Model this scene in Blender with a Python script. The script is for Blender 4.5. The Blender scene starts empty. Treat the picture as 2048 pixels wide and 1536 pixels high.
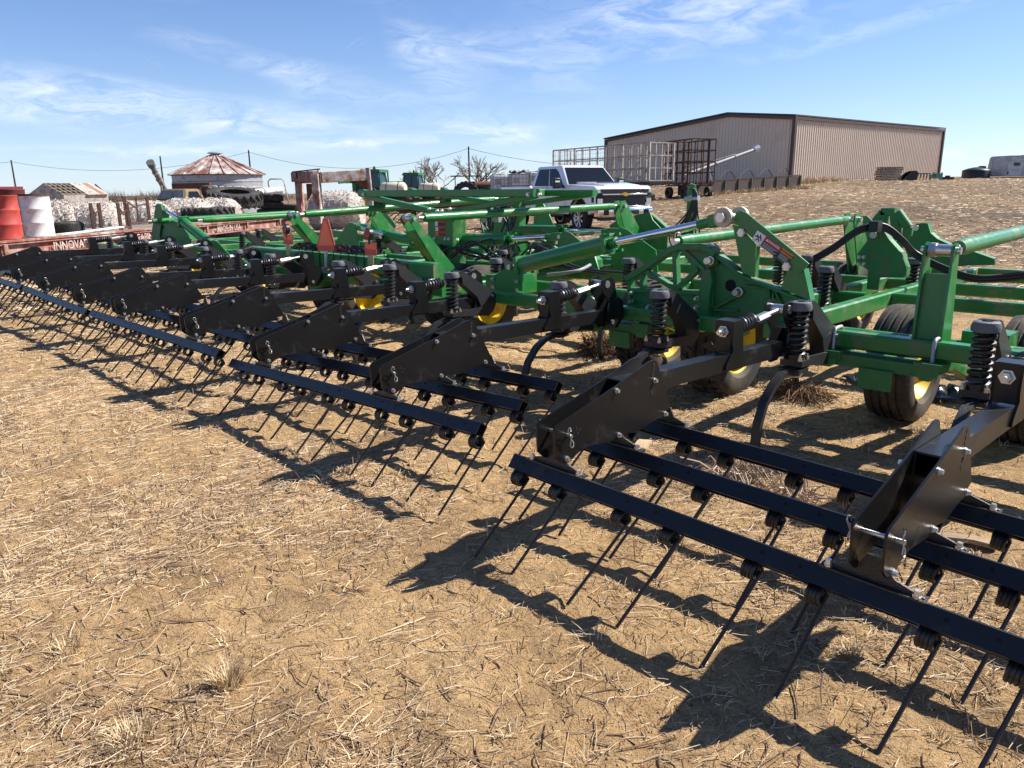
import bpy, math, random
import numpy as np
from mathutils import Vector, Matrix
random.seed(7); RNG=np.random.default_rng(11)
scn=bpy.context.scene; COL=scn.collection
R=math.radians
# ---------------------------------------------------------------- camera
FPX=1500.; CAMH=1.55; HORV=381.; YAW=R(45.4); ROLL=R(-.73); PIT=math.atan((768-HORV)/FPX)
cam=bpy.data.cameras.new('camera'); camo=bpy.data.objects.new('camera',cam); COL.objects.link(camo)
cam.sensor_width=36; cam.lens=36*FPX/2048; cam.clip_start=.05; cam.clip_end=6000
FWD=Vector((-math.sin(YAW)*math.cos(PIT),math.cos(YAW)*math.cos(PIT),-math.sin(PIT)))
_r=Vector((math.cos(YAW),math.sin(YAW),0)); _u=_r.cross(FWD)
RGT=_r*math.cos(ROLL)+_u*math.sin(ROLL); UPV=_u*math.cos(ROLL)-_r*math.sin(ROLL)
CAM=Vector((0,0,CAMH))
mw=Matrix((RGT,UPV,-FWD)).transposed().to_4x4(); mw.translation=CAM; camo.matrix_world=mw
scn.camera=camo
# ---------------------------------------------------------------- sun, sky, exposure
SUN_AZ=R(61); SUN_EL=R(44)
sd=Vector((math.cos(SUN_AZ)*math.cos(SUN_EL),math.sin(SUN_AZ)*math.cos(SUN_EL),math.sin(SUN_EL)))
sl=bpy.data.lights.new('sun','SUN'); sl.energy=5.0; sl.angle=R(.53); sl.color=(1,.95,.87)
so=bpy.data.objects.new('sun',sl); COL.objects.link(so); so.rotation_euler=sd.to_track_quat('Z','Y').to_euler(); so.location=(0,0,30)
scn.view_settings.view_transform='Standard'; scn.view_settings.look='None'; scn.view_settings.gamma=1
scn.view_settings.exposure=.92; scn.view_settings.use_curve_mapping=False
world=bpy.data.worlds.new('World'); scn.world=world; world.use_nodes=True
nt=world.node_tree; nt.nodes.clear()
def N(tree,t,**k):
    n=tree.nodes.new(t)
    for a,b in k.items():
        if a=='ins':
            for i,v in b.items(): n.inputs[i].default_value=v
        else: setattr(n,a,b)
    return n
def LK(tree,a,b): tree.links.new(a,b)
def build_world():
    sky=N(nt,'ShaderNodeTexSky',sky_type='NISHITA',sun_disc=False,sun_elevation=SUN_EL,sun_rotation=math.pi/2-SUN_AZ,altitude=300,air_density=1.0,dust_density=.15,ozone_density=3.5)
    tc=N(nt,'ShaderNodeTexCoord')
    def math_(op,a,b=None,c=None,clamp=False):
        n=N(nt,'ShaderNodeMath',operation=op,use_clamp=clamp)
        for i,x in enumerate((a,b,c)):
            if x is None: continue
            if isinstance(x,(int,float)): n.inputs[i].default_value=x
            else: LK(nt,x,n.inputs[i])
        return n.outputs[0]
    sep=N(nt,'ShaderNodeSeparateXYZ'); LK(nt,tc.outputs['Generated'],sep.inputs[0])
    az=math_('ARCTAN2',sep.outputs[1],sep.outputs[0]); el=math_('ARCSINE',sep.outputs[2])
    comb=N(nt,'ShaderNodeCombineXYZ'); LK(nt,az,comb.inputs[0]); LK(nt,el,comb.inputs[1])
    # streaky cirrus: noise stretched along slanted direction, warped
    mp=N(nt,'ShaderNodeMapping'); mp.inputs['Rotation'].default_value=(0,0,R(-18)); mp.inputs['Scale'].default_value=(5.5,20,1); LK(nt,comb.outputs[0],mp.inputs[0])
    wn=N(nt,'ShaderNodeTexNoise',ins={'Scale':1.3,'Detail':3,'Roughness':.5}); LK(nt,mp.outputs[0],wn.inputs['Vector'])
    vm=N(nt,'ShaderNodeVectorMath',operation='MULTIPLY_ADD'); LK(nt,wn.outputs['Color'],vm.inputs[0]); vm.inputs[1].default_value=(1.6,1.6,0); LK(nt,mp.outputs[0],vm.inputs[2])
    st=N(nt,'ShaderNodeTexNoise',ins={'Scale':2.2,'Detail':9,'Roughness':.62}); LK(nt,vm.outputs[0],st.inputs['Vector'])
    # broad patches
    mp2=N(nt,'ShaderNodeMapping'); mp2.inputs['Rotation'].default_value=(0,0,R(-12)); mp2.inputs['Scale'].default_value=(1.2,4.5,1); LK(nt,comb.outputs[0],mp2.inputs[0])
    pt=N(nt,'ShaderNodeTexNoise',ins={'Scale':2.0,'Detail':2}); LK(nt,mp2.outputs[0],pt.inputs['Vector'])
    base=math_('MULTIPLY',math_('SUBTRACT',pt.outputs[0],.55),1.5)
    def blob(u,v,su,sv,rot,amp):
        d=FWD+RGT*((u-1024)/FPX)-UPV*((v-768)/FPX); d.normalize()
        a0=math.atan2(d.y,d.x); e0=math.asin(d.z)
        dx=math_('SUBTRACT',a0,az); dy=math_('SUBTRACT',el,e0)   # dx>0 to the right
        c,s=math.cos(R(rot)),math.sin(R(rot))
        p=math_('ADD',math_('MULTIPLY',dx,c),math_('MULTIPLY',dy,s)); q=math_('SUBTRACT',math_('MULTIPLY',dy,c),math_('MULTIPLY',dx,s))
        p=math_('DIVIDE',p,su/1500.); q=math_('DIVIDE',q,sv/1500.)
        r2=math_('ADD',math_('MULTIPLY',p,p),math_('MULTIPLY',q,q))
        return math_('MULTIPLY',math_('EXPONENT',math_('MULTIPLY',r2,-1.0)),amp)
    tot=base
    for b in [(620,150,260,36,-14,.55),(190,190,330,30,-5,.50),(1190,50,300,55,4,.44),(990,270,95,17,2,.60),(540,245,130,14,3,.34),(860,120,90,40,-40,.4),
              (250,303,330,10,1,.36),(720,287,70,7,0,.5),(60,225,220,16,2,.34),(1850,320,260,16,3,.30),(100,345,260,12,0,.18),(1800,40,220,14,12,.25),(1180,300,120,14,6,.35)]:
        tot=math_('ADD',tot,blob(*b))
    m=math_('MULTIPLY',tot,math_('SUBTRACT',math_('MULTIPLY',st.outputs[0],5.0),2.0),None,True)
    m=math_('MULTIPLY',m,.88,None,True)
    up=math_('GREATER_THAN',sep.outputs[2],0.0); m=math_('MULTIPLY',m,up)
    cl=N(nt,'ShaderNodeMix',data_type='RGBA'); LK(nt,m,cl.inputs['Factor']); LK(nt,sky.outputs[0],cl.inputs['A']); cl.inputs['B'].default_value=(9.2,9.6,10.2,1)
    tint=N(nt,'ShaderNodeMix',data_type='RGBA',blend_type='MULTIPLY'); tint.inputs['Factor'].default_value=1; LK(nt,sky.outputs[0],tint.inputs['A']); tint.inputs['B'].default_value=(.84,.92,1.15,1); LK(nt,tint.outputs['Result'],cl.inputs['A'])
    hz=math_('MULTIPLY',math_('EXPONENT',math_('MULTIPLY',math_('ABSOLUTE',el),-13.0)),.48,None,True); hm=N(nt,'ShaderNodeMix',data_type='RGBA'); LK(nt,hz,hm.inputs['Factor']); LK(nt,tint.outputs['Result'],hm.inputs['A']); hm.inputs['B'].default_value=(6.6,8.2,9.9,1); LK(nt,hm.outputs['Result'],cl.inputs['A'])
    bg=N(nt,'ShaderNodeBackground'); bg.inputs[1].default_value=.069; LK(nt,cl.outputs['Result'],bg.inputs[0])
    out=N(nt,'ShaderNodeOutputWorld'); LK(nt,bg.outputs[0],out.inputs[0])
build_world()
# ---------------------------------------------------------------- pixel -> place helpers (a direction; depth comes from the plane it lies in)
def ray(u,v): return FWD+RGT*((u-1024)/FPX)-UPV*((v-768)/FPX)
def onX(u,v,x): d=ray(u,v); return CAM+d*(x/d.x)
def onY(u,v,y): d=ray(u,v); return CAM+d*(y/d.y)
def onZ(u,v,z=0.): d=ray(u,v); return CAM+d*((z-CAMH)/d.z)
def atd(u,v,t): return CAM+ray(u,v)*t
RH=Vector((math.cos(YAW),math.sin(YAW),0)); FH=Vector((-math.sin(YAW),math.cos(YAW),0))
def rf(r,f,z=0.): return RH*r+FH*f+Vector((0,0,z))
# ---------------------------------------------------------------- materials
MATS={}
def mat(name,col,rough=.5,metal=0.,var=.15,scale=6.,bump=0.,bscale=60.,dirt=None,damt=.5,dscale=3.,coat=0.,spec=.5,island=0.,stretch=(1,1,1)):
    if name in MATS: return MATS[name]
    m=bpy.data.materials.new(name); m.use_nodes=True; t=m.node_tree; b=t.nodes['Principled BSDF']
    b.inputs['Roughness'].default_value=rough; b.inputs['Metallic'].default_value=metal; b.inputs['Specular IOR Level'].default_value=spec
    if coat: b.inputs['Coat Weight'].default_value=coat; b.inputs['Coat Roughness'].default_value=.12
    tc=N(t,'ShaderNodeTexCoord'); mp=N(t,'ShaderNodeMapping'); mp.inputs['Scale'].default_value=stretch; LK(t,tc.outputs['Object'],mp.inputs[0])
    n=N(t,'ShaderNodeTexNoise',ins={'Scale':scale,'Detail':6,'Roughness':.6}); LK(t,mp.outputs[0],n.inputs['Vector'])
    r=N(t,'ShaderNodeValToRGB'); e=r.color_ramp.elements
    e[0].position=.3; e[1].position=.7
    e[0].color=[c*(1-var) for c in col]+[1]; e[1].color=[min(1,c*(1+var)) for c in col]+[1]
    LK(t,n.outputs[0],r.inputs[0]); out=r.outputs[0]
    if island:
        g=N(t,'ShaderNodeNewGeometry'); hs=N(t,'ShaderNodeHueSaturation'); mr=N(t,'ShaderNodeMapRange'); mr.inputs[3].default_value=1-island; mr.inputs[4].default_value=1+island
        LK(t,g.outputs['Random Per Island'],mr.inputs[0]); LK(t,mr.outputs[0],hs.inputs['Value']); LK(t,out,hs.inputs['Color']); out=hs.outputs[0]
    if dirt is not None:
        n2=N(t,'ShaderNodeTexNoise',ins={'Scale':dscale,'Detail':8,'Roughness':.7}); LK(t,mp.outputs[0],n2.inputs['Vector'])
        r2=N(t,'ShaderNodeValToRGB'); r2.color_ramp.elements[0].position=max(0,.62-damt*.35); r2.color_ramp.elements[1].position=min(1,.78-damt*.25)
        r2.color_ramp.elements[0].color=(0,0,0,1); r2.color_ramp.elements[1].color=(1,1,1,1); LK(t,n2.outputs[0],r2.inputs[0])
        mx=N(t,'ShaderNodeMix',data_type='RGBA'); LK(t,r2.outputs[0],mx.inputs['Factor']); LK(t,out,mx.inputs['A']); mx.inputs['B'].default_value=list(dirt)+[1]; out=mx.outputs['Result']
        mr=N(t,'ShaderNodeMapRange'); mr.inputs[3].default_value=rough; mr.inputs[4].default_value=max(rough,.85); LK(t,r2.outputs[0],mr.inputs[0]); LK(t,mr.outputs[0],b.inputs['Roughness'])
    LK(t,out,b.inputs['Base Color'])
    if bump:
        n3=N(t,'ShaderNodeTexNoise',ins={'Scale':bscale,'Detail':4}); LK(t,mp.outputs[0],n3.inputs['Vector'])
        bp=N(t,'ShaderNodeBump'); bp.inputs['Strength'].default_value=bump; bp.inputs['Distance'].default_value=.02; LK(t,n3.outputs[0],bp.inputs['Height']); LK(t,bp.outputs[0],b.inputs['Normal'])
    MATS[name]=m; return m
GREEN=mat('green_paint',(.016,.182,.035),.36,0,.12,3,.02,40,(.17,.15,.085),.30,6,coat=.2)
GREEN2=mat('green_casting',(.017,.160,.036),.5,0,.15,9,.15,90,(.14,.12,.07),.3,6)
BLACK=mat('black_paint',(.0075,.008,.009),.36,0,.2,5,0,60,(.030,.026,.021),.16,6,coat=.05,spec=.4)
BLACKB=mat('black_blue_bar',(.0085,.0092,.0115),.38,0,.2,5,.03,80,(.035,.032,.03),.12,9,coat=.05,spec=.42)
BLKPL=mat('black_plate',(.0068,.0068,.0072),.33,0,.3,3,.012,25,(.020,.0175,.014),.10,5,coat=.0,spec=.4)
SPRING=mat('spring_black',(.012,.012,.013),.42,0,.2,9)
CAPM=mat('cap_casting',(.10,.10,.105),.55,0,.15,14,.2,120)
CAST=mat('dark_casting',(.017,.0175,.019),.45,0,.2,14,.2,120)
ZINC=mat('zinc_bolt',(.62,.61,.58),.34,.9,.1,20)
GALV=mat('galvanised_rod',(.42,.42,.41),.5,.6,.12,20)
CHROME=mat('chrome',(.78,.79,.80),.08,1.,.02,5)
YELLOW=mat('yellow_rim',(.78,.53,.012),.4,0,.08,5,0,60,(.25,.19,.09),.3,6)
TYRE=mat('tyre_rubber',(.022,.020,.018),.78,0,.2,8,.1,70,(.105,.078,.052),.55,5)
TYREOLD=mat('old_tyre_rubber',(.028,.027,.025),.85,0,.2,8,.1,60,(.10,.085,.06),.35,5)
HOSE=mat('hose_rubber',(.012,.012,.012),.45,0,.1,10)
RUST=mat('rust',(.14,.055,.03),.85,0,.4,7,.2,80)
RUSTD=mat('dark_rust',(.075,.034,.024),.85,0,.35,7,.2,80)
RUSTW=mat('rusty_white_paint',(.52,.47,.43),.7,0,.2,4,.1,60,(.20,.075,.04),.62,2.6)
RUSTP=mat('rusty_red_steel',(.22,.075,.05),.75,0,.3,3,.1,60,(.46,.36,.31),.45,2.2)
WHITE=mat('white_car_paint',(.80,.81,.82),.22,0,.02,3,coat=.8)
GLASS=mat('dark_glass',(.008,.010,.013),.06,0,.05,3,spec=.35)
PLASTIC=mat('black_plastic',(.012,.012,.013),.45,0,.1,10)
WHITEP=mat('white_paint',(.72,.72,.70),.5,0,.08,6,0,60,(.35,.28,.2),.22,4)
REDP=mat('red_paint',(.42,.045,.03),.6,0,.2,6,.15,60,(.16,.045,.03),.3,4)
WOODG=mat('grey_wood',(.26,.21,.16),.85,0,.3,5,.3,40)
# ---------------------------------------------------------------- mesh builder
class MB:
    def __init__(s): s.v=[]; s.f=[]
    def add(s,vs,fs):
        o=len(s.v); s.v+= [tuple(p) for p in vs]; s.f+=[tuple(i+o for i in f) for f in fs]; return s
    def box(s,c,d,rot=None):
        c=Vector(c); vs=[]
        for x in (-.5,.5):
            for y in (-.5,.5):
                for z in (-.5,.5):
                    p=Vector((x*d[0],y*d[1],z*d[2]))
                    if rot is not None: p=rot@p
                    vs.append(c+p)
        return s.add(vs,[(0,1,3,2),(4,6,7,5),(0,4,5,1),(2,3,7,6),(0,2,6,4),(1,5,7,3)])
    def frame(s,a,b,up=(0,0,1)):
        a=Vector(a);b=Vector(b); d=(b-a).normalized(); u=Vector(up)
        if abs(d.dot(u))>.98: u=Vector((0,1,0)) if abs(d.y)<.9 else Vector((1,0,0))
        x=d.cross(u).normalized(); y=x.cross(d).normalized(); return a,b,d,x,y
    def beam(s,a,b,w,h,ch=None,up=(0,0,1),cap=True):
        a,b,d,x,y=s.frame(a,b,up); ch=min(w,h)*.14 if ch is None else ch
        W,H=w/2,h/2
        pr=[(-W+ch,-H),(W-ch,-H),(W,-H+ch),(W,H-ch),(W-ch,H),(-W+ch,H),(-W,H-ch),(-W,-H+ch)] if ch>0 else [(-W,-H),(W,-H),(W,H),(-W,H)]
        n=len(pr); vs=[a+x*p+y*q for p,q in pr]+[b+x*p+y*q for p,q in pr]
        fs=[(i,(i+1)%n,n+(i+1)%n,n+i) for i in range(n)]
        if cap: fs+=[tuple(range(n-1,-1,-1)),tuple(range(n,2*n))]
        return s.add(vs,fs)
    def cyl(s,a,b,r,r2=None,n=12,cap=True):
        r2=r if r2 is None else r2
        a,b,d,x,y=s.frame(a,b); vs=[]
        for p,q in ((a,r),(b,r2)):
            for i in range(n):
                t=2*math.pi*i/n; vs.append(p+x*(q*math.cos(t))+y*(q*math.sin(t)))
        fs=[(i,(i+1)%n,n+(i+1)%n,n+i) for i in range(n)]
        if cap: fs+=[tuple(range(n-1,-1,-1)),tuple(range(n,2*n))]
        return s.add(vs,fs)
    def pipe(s,a,b,ro,ri,n=16):
        a,b,d,x,y=s.frame(a,b); vs=[]
        for p,q in ((a,ro),(b,ro),(b,ri),(a,ri)):
            for i in range(n):
                t=2*math.pi*i/n; vs.append(p+x*(q*math.cos(t))+y*(q*math.sin(t)))
        fs=[]
        for k in range(4):
            for i in range(n):
                k2=(k+1)%4; fs.append((k*n+i,k*n+(i+1)%n,k2*n+(i+1)%n,k2*n+i))
        return s.add(vs,fs)
    def plate(s,pts,off):
        off=Vector(off); n=len(pts); P=[Vector(p)-off*.5 for p in pts]; Q=[p+off for p in P]
        fs=[tuple(range(n)),tuple(range(2*n-1,n-1,-1))]+[(i,n+i,n+(i+1)%n,(i+1)%n) for i in range(n)]
        return s.add(P+Q,fs)
    def path(s,pts,r,n=6,closed=False,cap=True,rr=None):
        P=[Vector(p) for p in pts]; m=len(P); rings=[]; up=None
        for i in range(m):
            if closed: d=(P[(i+1)%m]-P[i-1])
            else: d=P[min(i+1,m-1)]-P[max(i-1,0)]
            d.normalize()
            if up is None:
                up=Vector((0,0,1)) if abs(d.z)<.9 else Vector((1,0,0))
            x=d.cross(up).normalized(); y=x.cross(d).normalized(); up=y
            q=r if rr is None else rr[i]
            rings.append([P[i]+x*(q*math.cos(2*math.pi*k/n))+y*(q*math.sin(2*math.pi*k/n)) for k in range(n)])
        vs=[p for g in rings for p in g]; fs=[]
        for i in range(m if closed else m-1):
            j=(i+1)%m
            for k in range(n): fs.append((i*n+k,i*n+(k+1)%n,j*n+(k+1)%n,j*n+k))
        if cap and not closed: fs+=[tuple(range(n-1,-1,-1)),tuple(range((m-1)*n,m*n))]
        return s.add(vs,fs)
    def ribbon(s,pts,w,h,side=(1,0,0)):
        # rectangular section swept along a path; side = width direction
        P=[Vector(p) for p in pts]; m=len(P); sd_=Vector(side).normalized(); vs=[]
        for i in range(m):
            d=(P[min(i+1,m-1)]-P[max(i-1,0)]).normalized(); nn=sd_.cross(d).normalized()
            for a,b in ((-.5,-.5),(.5,-.5),(.5,.5),(-.5,.5)): vs.append(P[i]+sd_*(a*w)+nn*(b*h))
        fs=[]
        for i in range(m-1):
            for k in range(4): fs.append((i*4+k,i*4+(k+1)%4,i*4+4+(k+1)%4,i*4+4+k))
        fs+=[(3,2,1,0),tuple(range(m*4-4,m*4))]
        return s.add(vs,fs)
    def lathe(s,prof,axis_o=(0,0,0),axis='X',n=32,closed=True):
        # prof: list of (a along axis, radius)
        o=Vector(axis_o); m=len(prof); vs=[]
        ax={'X':(Vector((1,0,0)),Vector((0,1,0)),Vector((0,0,1))),'Y':(Vector((0,1,0)),Vector((0,0,1)),Vector((1,0,0))),'Z':(Vector((0,0,1)),Vector((1,0,0)),Vector((0,1,0)))}[axis]
        for i in range(n):
            t=2*math.pi*i/n
            for a,r in prof: vs.append(o+ax[0]*a+ax[1]*(r*math.cos(t))+ax[2]*(r*math.sin(t)))
        fs=[]
        for i in range(n):
            j=(i+1)%n
            for k in range(m if closed else m-1):
                k2=(k+1)%m; fs.append((i*m+k,i*m+k2,j*m+k2,j*m+k))
        return s.add(vs,fs)
    def mesh(s,name,sharp=.7):
        me=bpy.data.meshes.new(name); me.from_pydata([tuple(p) for p in s.v],[],s.f); me.update()
        import bmesh
        bm=bmesh.new(); bm.from_mesh(me); bmesh.ops.recalc_face_normals(bm,faces=bm.faces); bm.to_mesh(me); bm.free()
        if sharp:
            me.polygons.foreach_set('use_smooth',[True]*len(me.polygons)); me.set_sharp_from_angle(angle=sharp)
        return me
def link(name,me,m=None,parent=None,loc=(0,0,0),rot=None,scale=None):
    o=bpy.data.objects.new(name,me); COL.objects.link(o)
    if m is not None and me is not None and len(me.materials)==0: me.materials.append(m)
    if parent is not None: o.parent=parent
    o.location=loc
    if rot is not None: o.rotation_euler=rot
    if scale is not None: o.scale=scale
    return o
def ob(name,mb,m,parent=None,loc=(0,0,0),rot=None,sharp=.7):
    return link(name,mb.mesh(name,sharp),m,parent,loc,rot)
def tag(o,label,cat,group=None):
    o['label']=label; o['category']=cat
    if group: o['group']=group
    return o
def thing(name,label,cat,loc=(0,0,0),rz=0.,group=None):
    o=bpy.data.objects.new(name,None); COL.objects.link(o); o.location=loc; o.rotation_euler=(0,0,rz); o.empty_display_size=.2
    return tag(o,label,cat,group)
def copy_tree(o,parent=None,loc=None,rz=None):
    c=o.copy(); COL.objects.link(c)
    if parent is not None: c.parent=parent
    if loc is not None: c.location=loc
    if rz is not None: c.rotation_euler=(0,0,rz)
    for ch in list(o.children): copy_tree(ch,c)
    return c
def text_mesh(txt,size,ext=.001,align='CENTER',bold=0.):
    cu=bpy.data.curves.new('lettering','FONT'); cu.body=txt; cu.size=size; cu.extrude=ext; cu.align_x=align; cu.align_y='CENTER'; cu.offset=bold
    cu.resolution_u=3
    t=bpy.data.objects.new('lettering_tmp',cu); COL.objects.link(t); bpy.context.view_layer.update()
    dg=bpy.context.evaluated_depsgraph_get(); me=bpy.data.meshes.new_from_object(t.evaluated_get(dg)); 
    bpy.data.objects.remove(t); bpy.data.curves.remove(cu); me.materials.clear(); return me
def basis(o,x,y,z):
    m=Matrix((x,y,z)).transposed().to_4x4(); m.translation=o; return m
# ================================================================ ground
def _sm(x,a,b):
    t=np.clip((x-a)/(b-a),0,1); return t*t*(3-2*t)
_perm=np.random.default_rng(3).random((256,256))
def vnoise(x,y):
    xi=np.floor(x).astype(int); yi=np.floor(y).astype(int); fx=x-xi; fy=y-yi; fx=fx*fx*(3-2*fx); fy=fy*fy*(3-2*fy)
    g=lambda i,j:_perm[i%256,j%256]
    return (g(xi,yi)*(1-fx)+g(xi+1,yi)*fx)*(1-fy)+(g(xi,yi+1)*(1-fx)+g(xi+1,yi+1)*fx)*fy
def fbm(x,y,o=3):
    s=0;a=.5
    for k in range(o): s=s+a*vnoise(x*2**k+17*k,y*2**k+31*k); a*=.5
    return s
def big_h(r,f):
    base=.037*np.maximum(0,f-9)*_sm(r,-12,16)
    base=np.where(base>0,base,0)
    cap=2.25+.004*np.clip(r-20,0,60)
    z=np.where(base<cap,base,cap)
    z=z-_sm(f,74,140)*z*1.0-.006*np.maximum(0,f-90)*_sm(r,-12,16)
    z=z+.18*(fbm(r/9.,f/9.)-.45)*_sm(f,13,30)
    return z
def gh(r,f):
    r=np.asarray(r,float); f=np.asarray(f,float)
    d=np.sqrt(r*r+f*f); near=1-_sm(d,14,26)
    m=.06*(fbm(r*1.1+5,f*1.1+9)-.45)+.042*(fbm(r*5,f*5,3)-.45)+.026*(fbm(r*17,f*17,2)-.4)
    return big_h(r,f)+m*near*.8-.004
def gz(p):
    r=p.x*RH.x+p.y*RH.y; f=p.x*FH.x+p.y*FH.y; return float(gh(r,f))
def gpt(r,f,dz=0): 
    p=rf(r,f); p.z=float(gh(r,f))+dz; return p
def axis(lo,hi,step,out,grow=1.13):
    a=list(np.arange(lo,hi,step)); s=step; x=a[-1]
    while x<out: s*=grow; x+=s; a.append(x)
    s=step; x=lo; b=[]
    while x>-out: s*=grow; x-=s; b.append(x)
    return np.array(b[::-1]+a)
def grid_ground():
    rs=axis(-5.2,4.2,.028,2500); fs=axis(.9,8.0,.028,2500)
    Rg,Fg=np.meshgrid(rs,fs,indexing='ij'); Z=gh(Rg,Fg)
    V=np.empty((Rg.size,3)); V[:,0]=(Rg*RH.x+Fg*FH.x).ravel(); V[:,1]=(Rg*RH.y+Fg*FH.y).ravel(); V[:,2]=Z.ravel()
    nr,nf=len(rs),len(fs); i=np.arange(nr-1)[:,None]*nf+np.arange(nf-1)[None,:]; i=i.ravel()
    Q=np.stack([i,i+nf,i+nf+1,i+1],1)
    return np_mesh('ground',V,Q,True)
def np_mesh(name,V,Q,smooth=False):
    me=bpy.data.meshes.new(name); k=Q.shape[1]
    me.vertices.add(len(V)); me.vertices.foreach_set('co',V.astype(np.float32).ravel())
    me.loops.add(Q.size); me.loops.foreach_set('vertex_index',Q.astype(np.int32).ravel())
    me.polygons.add(len(Q)); me.polygons.foreach_set('loop_start',np.arange(0,Q.size,k,dtype=np.int32))
    if smooth: me.polygons.foreach_set('use_smooth',np.ones(len(Q),bool))
    me.update(calc_edges=True); me.validate(); return me
def ground_mat():
    m=bpy.data.materials.new('sandy_soil'); m.use_nodes=True; t=m.node_tree; b=t.nodes['Principled BSDF']; b.inputs['Roughness'].default_value=.95; b.inputs['Specular IOR Level'].default_value=.15
    g=N(t,'ShaderNodeNewGeometry'); P=g.outputs['Position']
    def nz(s,d=6,r=.6): 
        n=N(t,'ShaderNodeTexNoise',ins={'Scale':s,'Detail':d,'Roughness':r}); LK(t,P,n.inputs['Vector']); return n.outputs[0]
    def ramp(inp,st):
        r=N(t,'ShaderNodeValToRGB'); r.color_ramp.elements[0].position=st[0][0]; r.color_ramp.elements[0].color=list(st[0][1])+[1]
        r.color_ramp.elements[1].position=st[-1][0]; r.color_ramp.elements[1].color=list(st[-1][1])+[1]
        for p,c in st[1:-1]: e=r.color_ramp.elements.new(p); e.color=list(c)+[1]
        LK(t,inp,r.inputs[0]); return r.outputs[0]
    def mix(f,a,bb,bt='MIX'):
        x=N(t,'ShaderNodeMix',data_type='RGBA',blend_type=bt)
        if isinstance(f,float): x.inputs['Factor'].default_value=f
        else: LK(t,f,x.inputs['Factor'])
        LK(t,a,x.inputs['A'])
        if isinstance(bb,tuple): x.inputs['B'].default_value=bb
        else: LK(t,bb,x.inputs['B'])
        return x.outputs['Result']
    c1=ramp(nz(1.3,8,.65),[(.3,(.35,.222,.108)),(.5,(.545,.352,.170)),(.72,(.63,.425,.215))])
    c2=ramp(nz(28,8,.7),[(.30,(.55,.50,.45)),(.45,(1.0,.98,.95)),(.7,(1.22,1.20,1.16))])
    c=mix(1.0,c1,c2,'MULTIPLY')
    # litter: thin dark / pale organic streaks
    mp=N(t,'ShaderNodeMapping'); mp.inputs['Scale'].default_value=(40,130,40); mp.inputs['Rotation'].default_value=(0,0,.5); LK(t,P,mp.inputs[0])
    s1=N(t,'ShaderNodeTexNoise',ins={'Scale':1,'Detail':3,'Roughness':.6,'Distortion':1.5}); LK(t,mp.outputs[0],s1.inputs['Vector'])
    c=mix(ramp(s1.outputs[0],[(.56,(0,0,0)),(.64,(.65,.65,.65))]),c,(.52,.43,.30,1))
    lit=ramp(nz(1.7,9,.75),[(.49,(0,0,0)),(.62,(.55,.55,.55))]); c=mix(lit,c,(.26,.17,.095,1))
    c=mix(ramp(nz(60,5,.7),[(.58,(0,0,0)),(.70,(.7,.7,.7))]),c,(.13,.085,.05,1))
    # far stubble field: streaks of dark residue and pale straw
    sep=N(t,'ShaderNodeSeparateXYZ'); LK(t,P,sep.inputs[0])
    ln=N(t,'ShaderNodeVectorMath',operation='LENGTH'); LK(t,P,ln.inputs[0])
    far=N(t,'ShaderNodeMapRange'); far.inputs[1].default_value=9; far.inputs[2].default_value=19; LK(t,ln.outputs['Value'],far.inputs[0])
    cf=ramp(nz(3.2,14,.86),[(.42,(.07,.05,.037)),(.49,(.17,.12,.08)),(.55,(.36,.25,.138)),(.65,(.56,.41,.225))])
    cf2=ramp(nz(.16,5,.6),[(.35,(.62,.62,.65)),(.65,(1.15,1.08,.98))])
    cf=mix(1.0,cf,cf2,'MULTIPLY')
    c=mix(far.outputs[0],c,cf)
    LK(t,c,b.inputs['Base Color'])
    b1=N(t,'ShaderNodeBump'); b1.inputs['Strength'].default_value=1.0; b1.inputs['Distance'].default_value=.03; LK(t,nz(75,7,.7),b1.inputs['Height'])
    b2=N(t,'ShaderNodeBump'); b2.inputs['Strength'].default_value=.75; b2.inputs['Distance'].default_value=.06; LK(t,nz(11,6,.65),b2.inputs['Height']); LK(t,b1.outputs[0],b2.inputs['Normal'])
    LK(t,b2.outputs[0],b.inputs['Normal']); return m
ground=link('ground',grid_ground(),ground_mat()); ground['kind']='structure'
def straw_mat(name,stops,rough=.75):
    m=bpy.data.materials.new(name); m.use_nodes=True; t=m.node_tree; b=t.nodes['Principled BSDF']; b.inputs['Roughness'].default_value=rough; b.inputs['Specular IOR Level'].default_value=.25
    g=N(t,'ShaderNodeNewGeometry'); r=N(t,'ShaderNodeValToRGB'); el=r.color_ramp.elements
    el[0].position=stops[0][0]; el[0].color=list(stops[0][1])+[1]; el[1].position=stops[-1][0]; el[1].color=list(stops[-1][1])+[1]
    for p,c in stops[1:-1]: e=el.new(p); e.color=list(c)+[1]
    LK(t,g.outputs['Random Per Island'],r.inputs[0]); LK(t,r.outputs[0],b.inputs['Base Color']); return m
STRAW=straw_mat('dry_straw',[(0,(.13,.078,.046)),(.3,(.28,.185,.108)),(.6,(.49,.365,.225)),(1,(.66,.53,.365))])
STALK=straw_mat('brown_stalk',[(0,(.10,.055,.035)),(.5,(.26,.165,.10)),(1,(.50,.38,.24))])
GRASS=straw_mat('dry_grass',[(0,(.30,.205,.105)),(.5,(.52,.385,.215)),(1,(.70,.56,.35))])
def polar(n,r0,r1,k,span=56):
    u=RNG.random(n)
    if abs(k-2)<1e-6: d=r0*(r1/r0)**u
    else: d=(r0**(2-k)+u*(r1**(2-k)-r0**(2-k)))**(1/(2-k))
    a=R(span)*(RNG.random(n)*2-1); return d*np.sin(a),d*np.cos(a)
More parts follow.
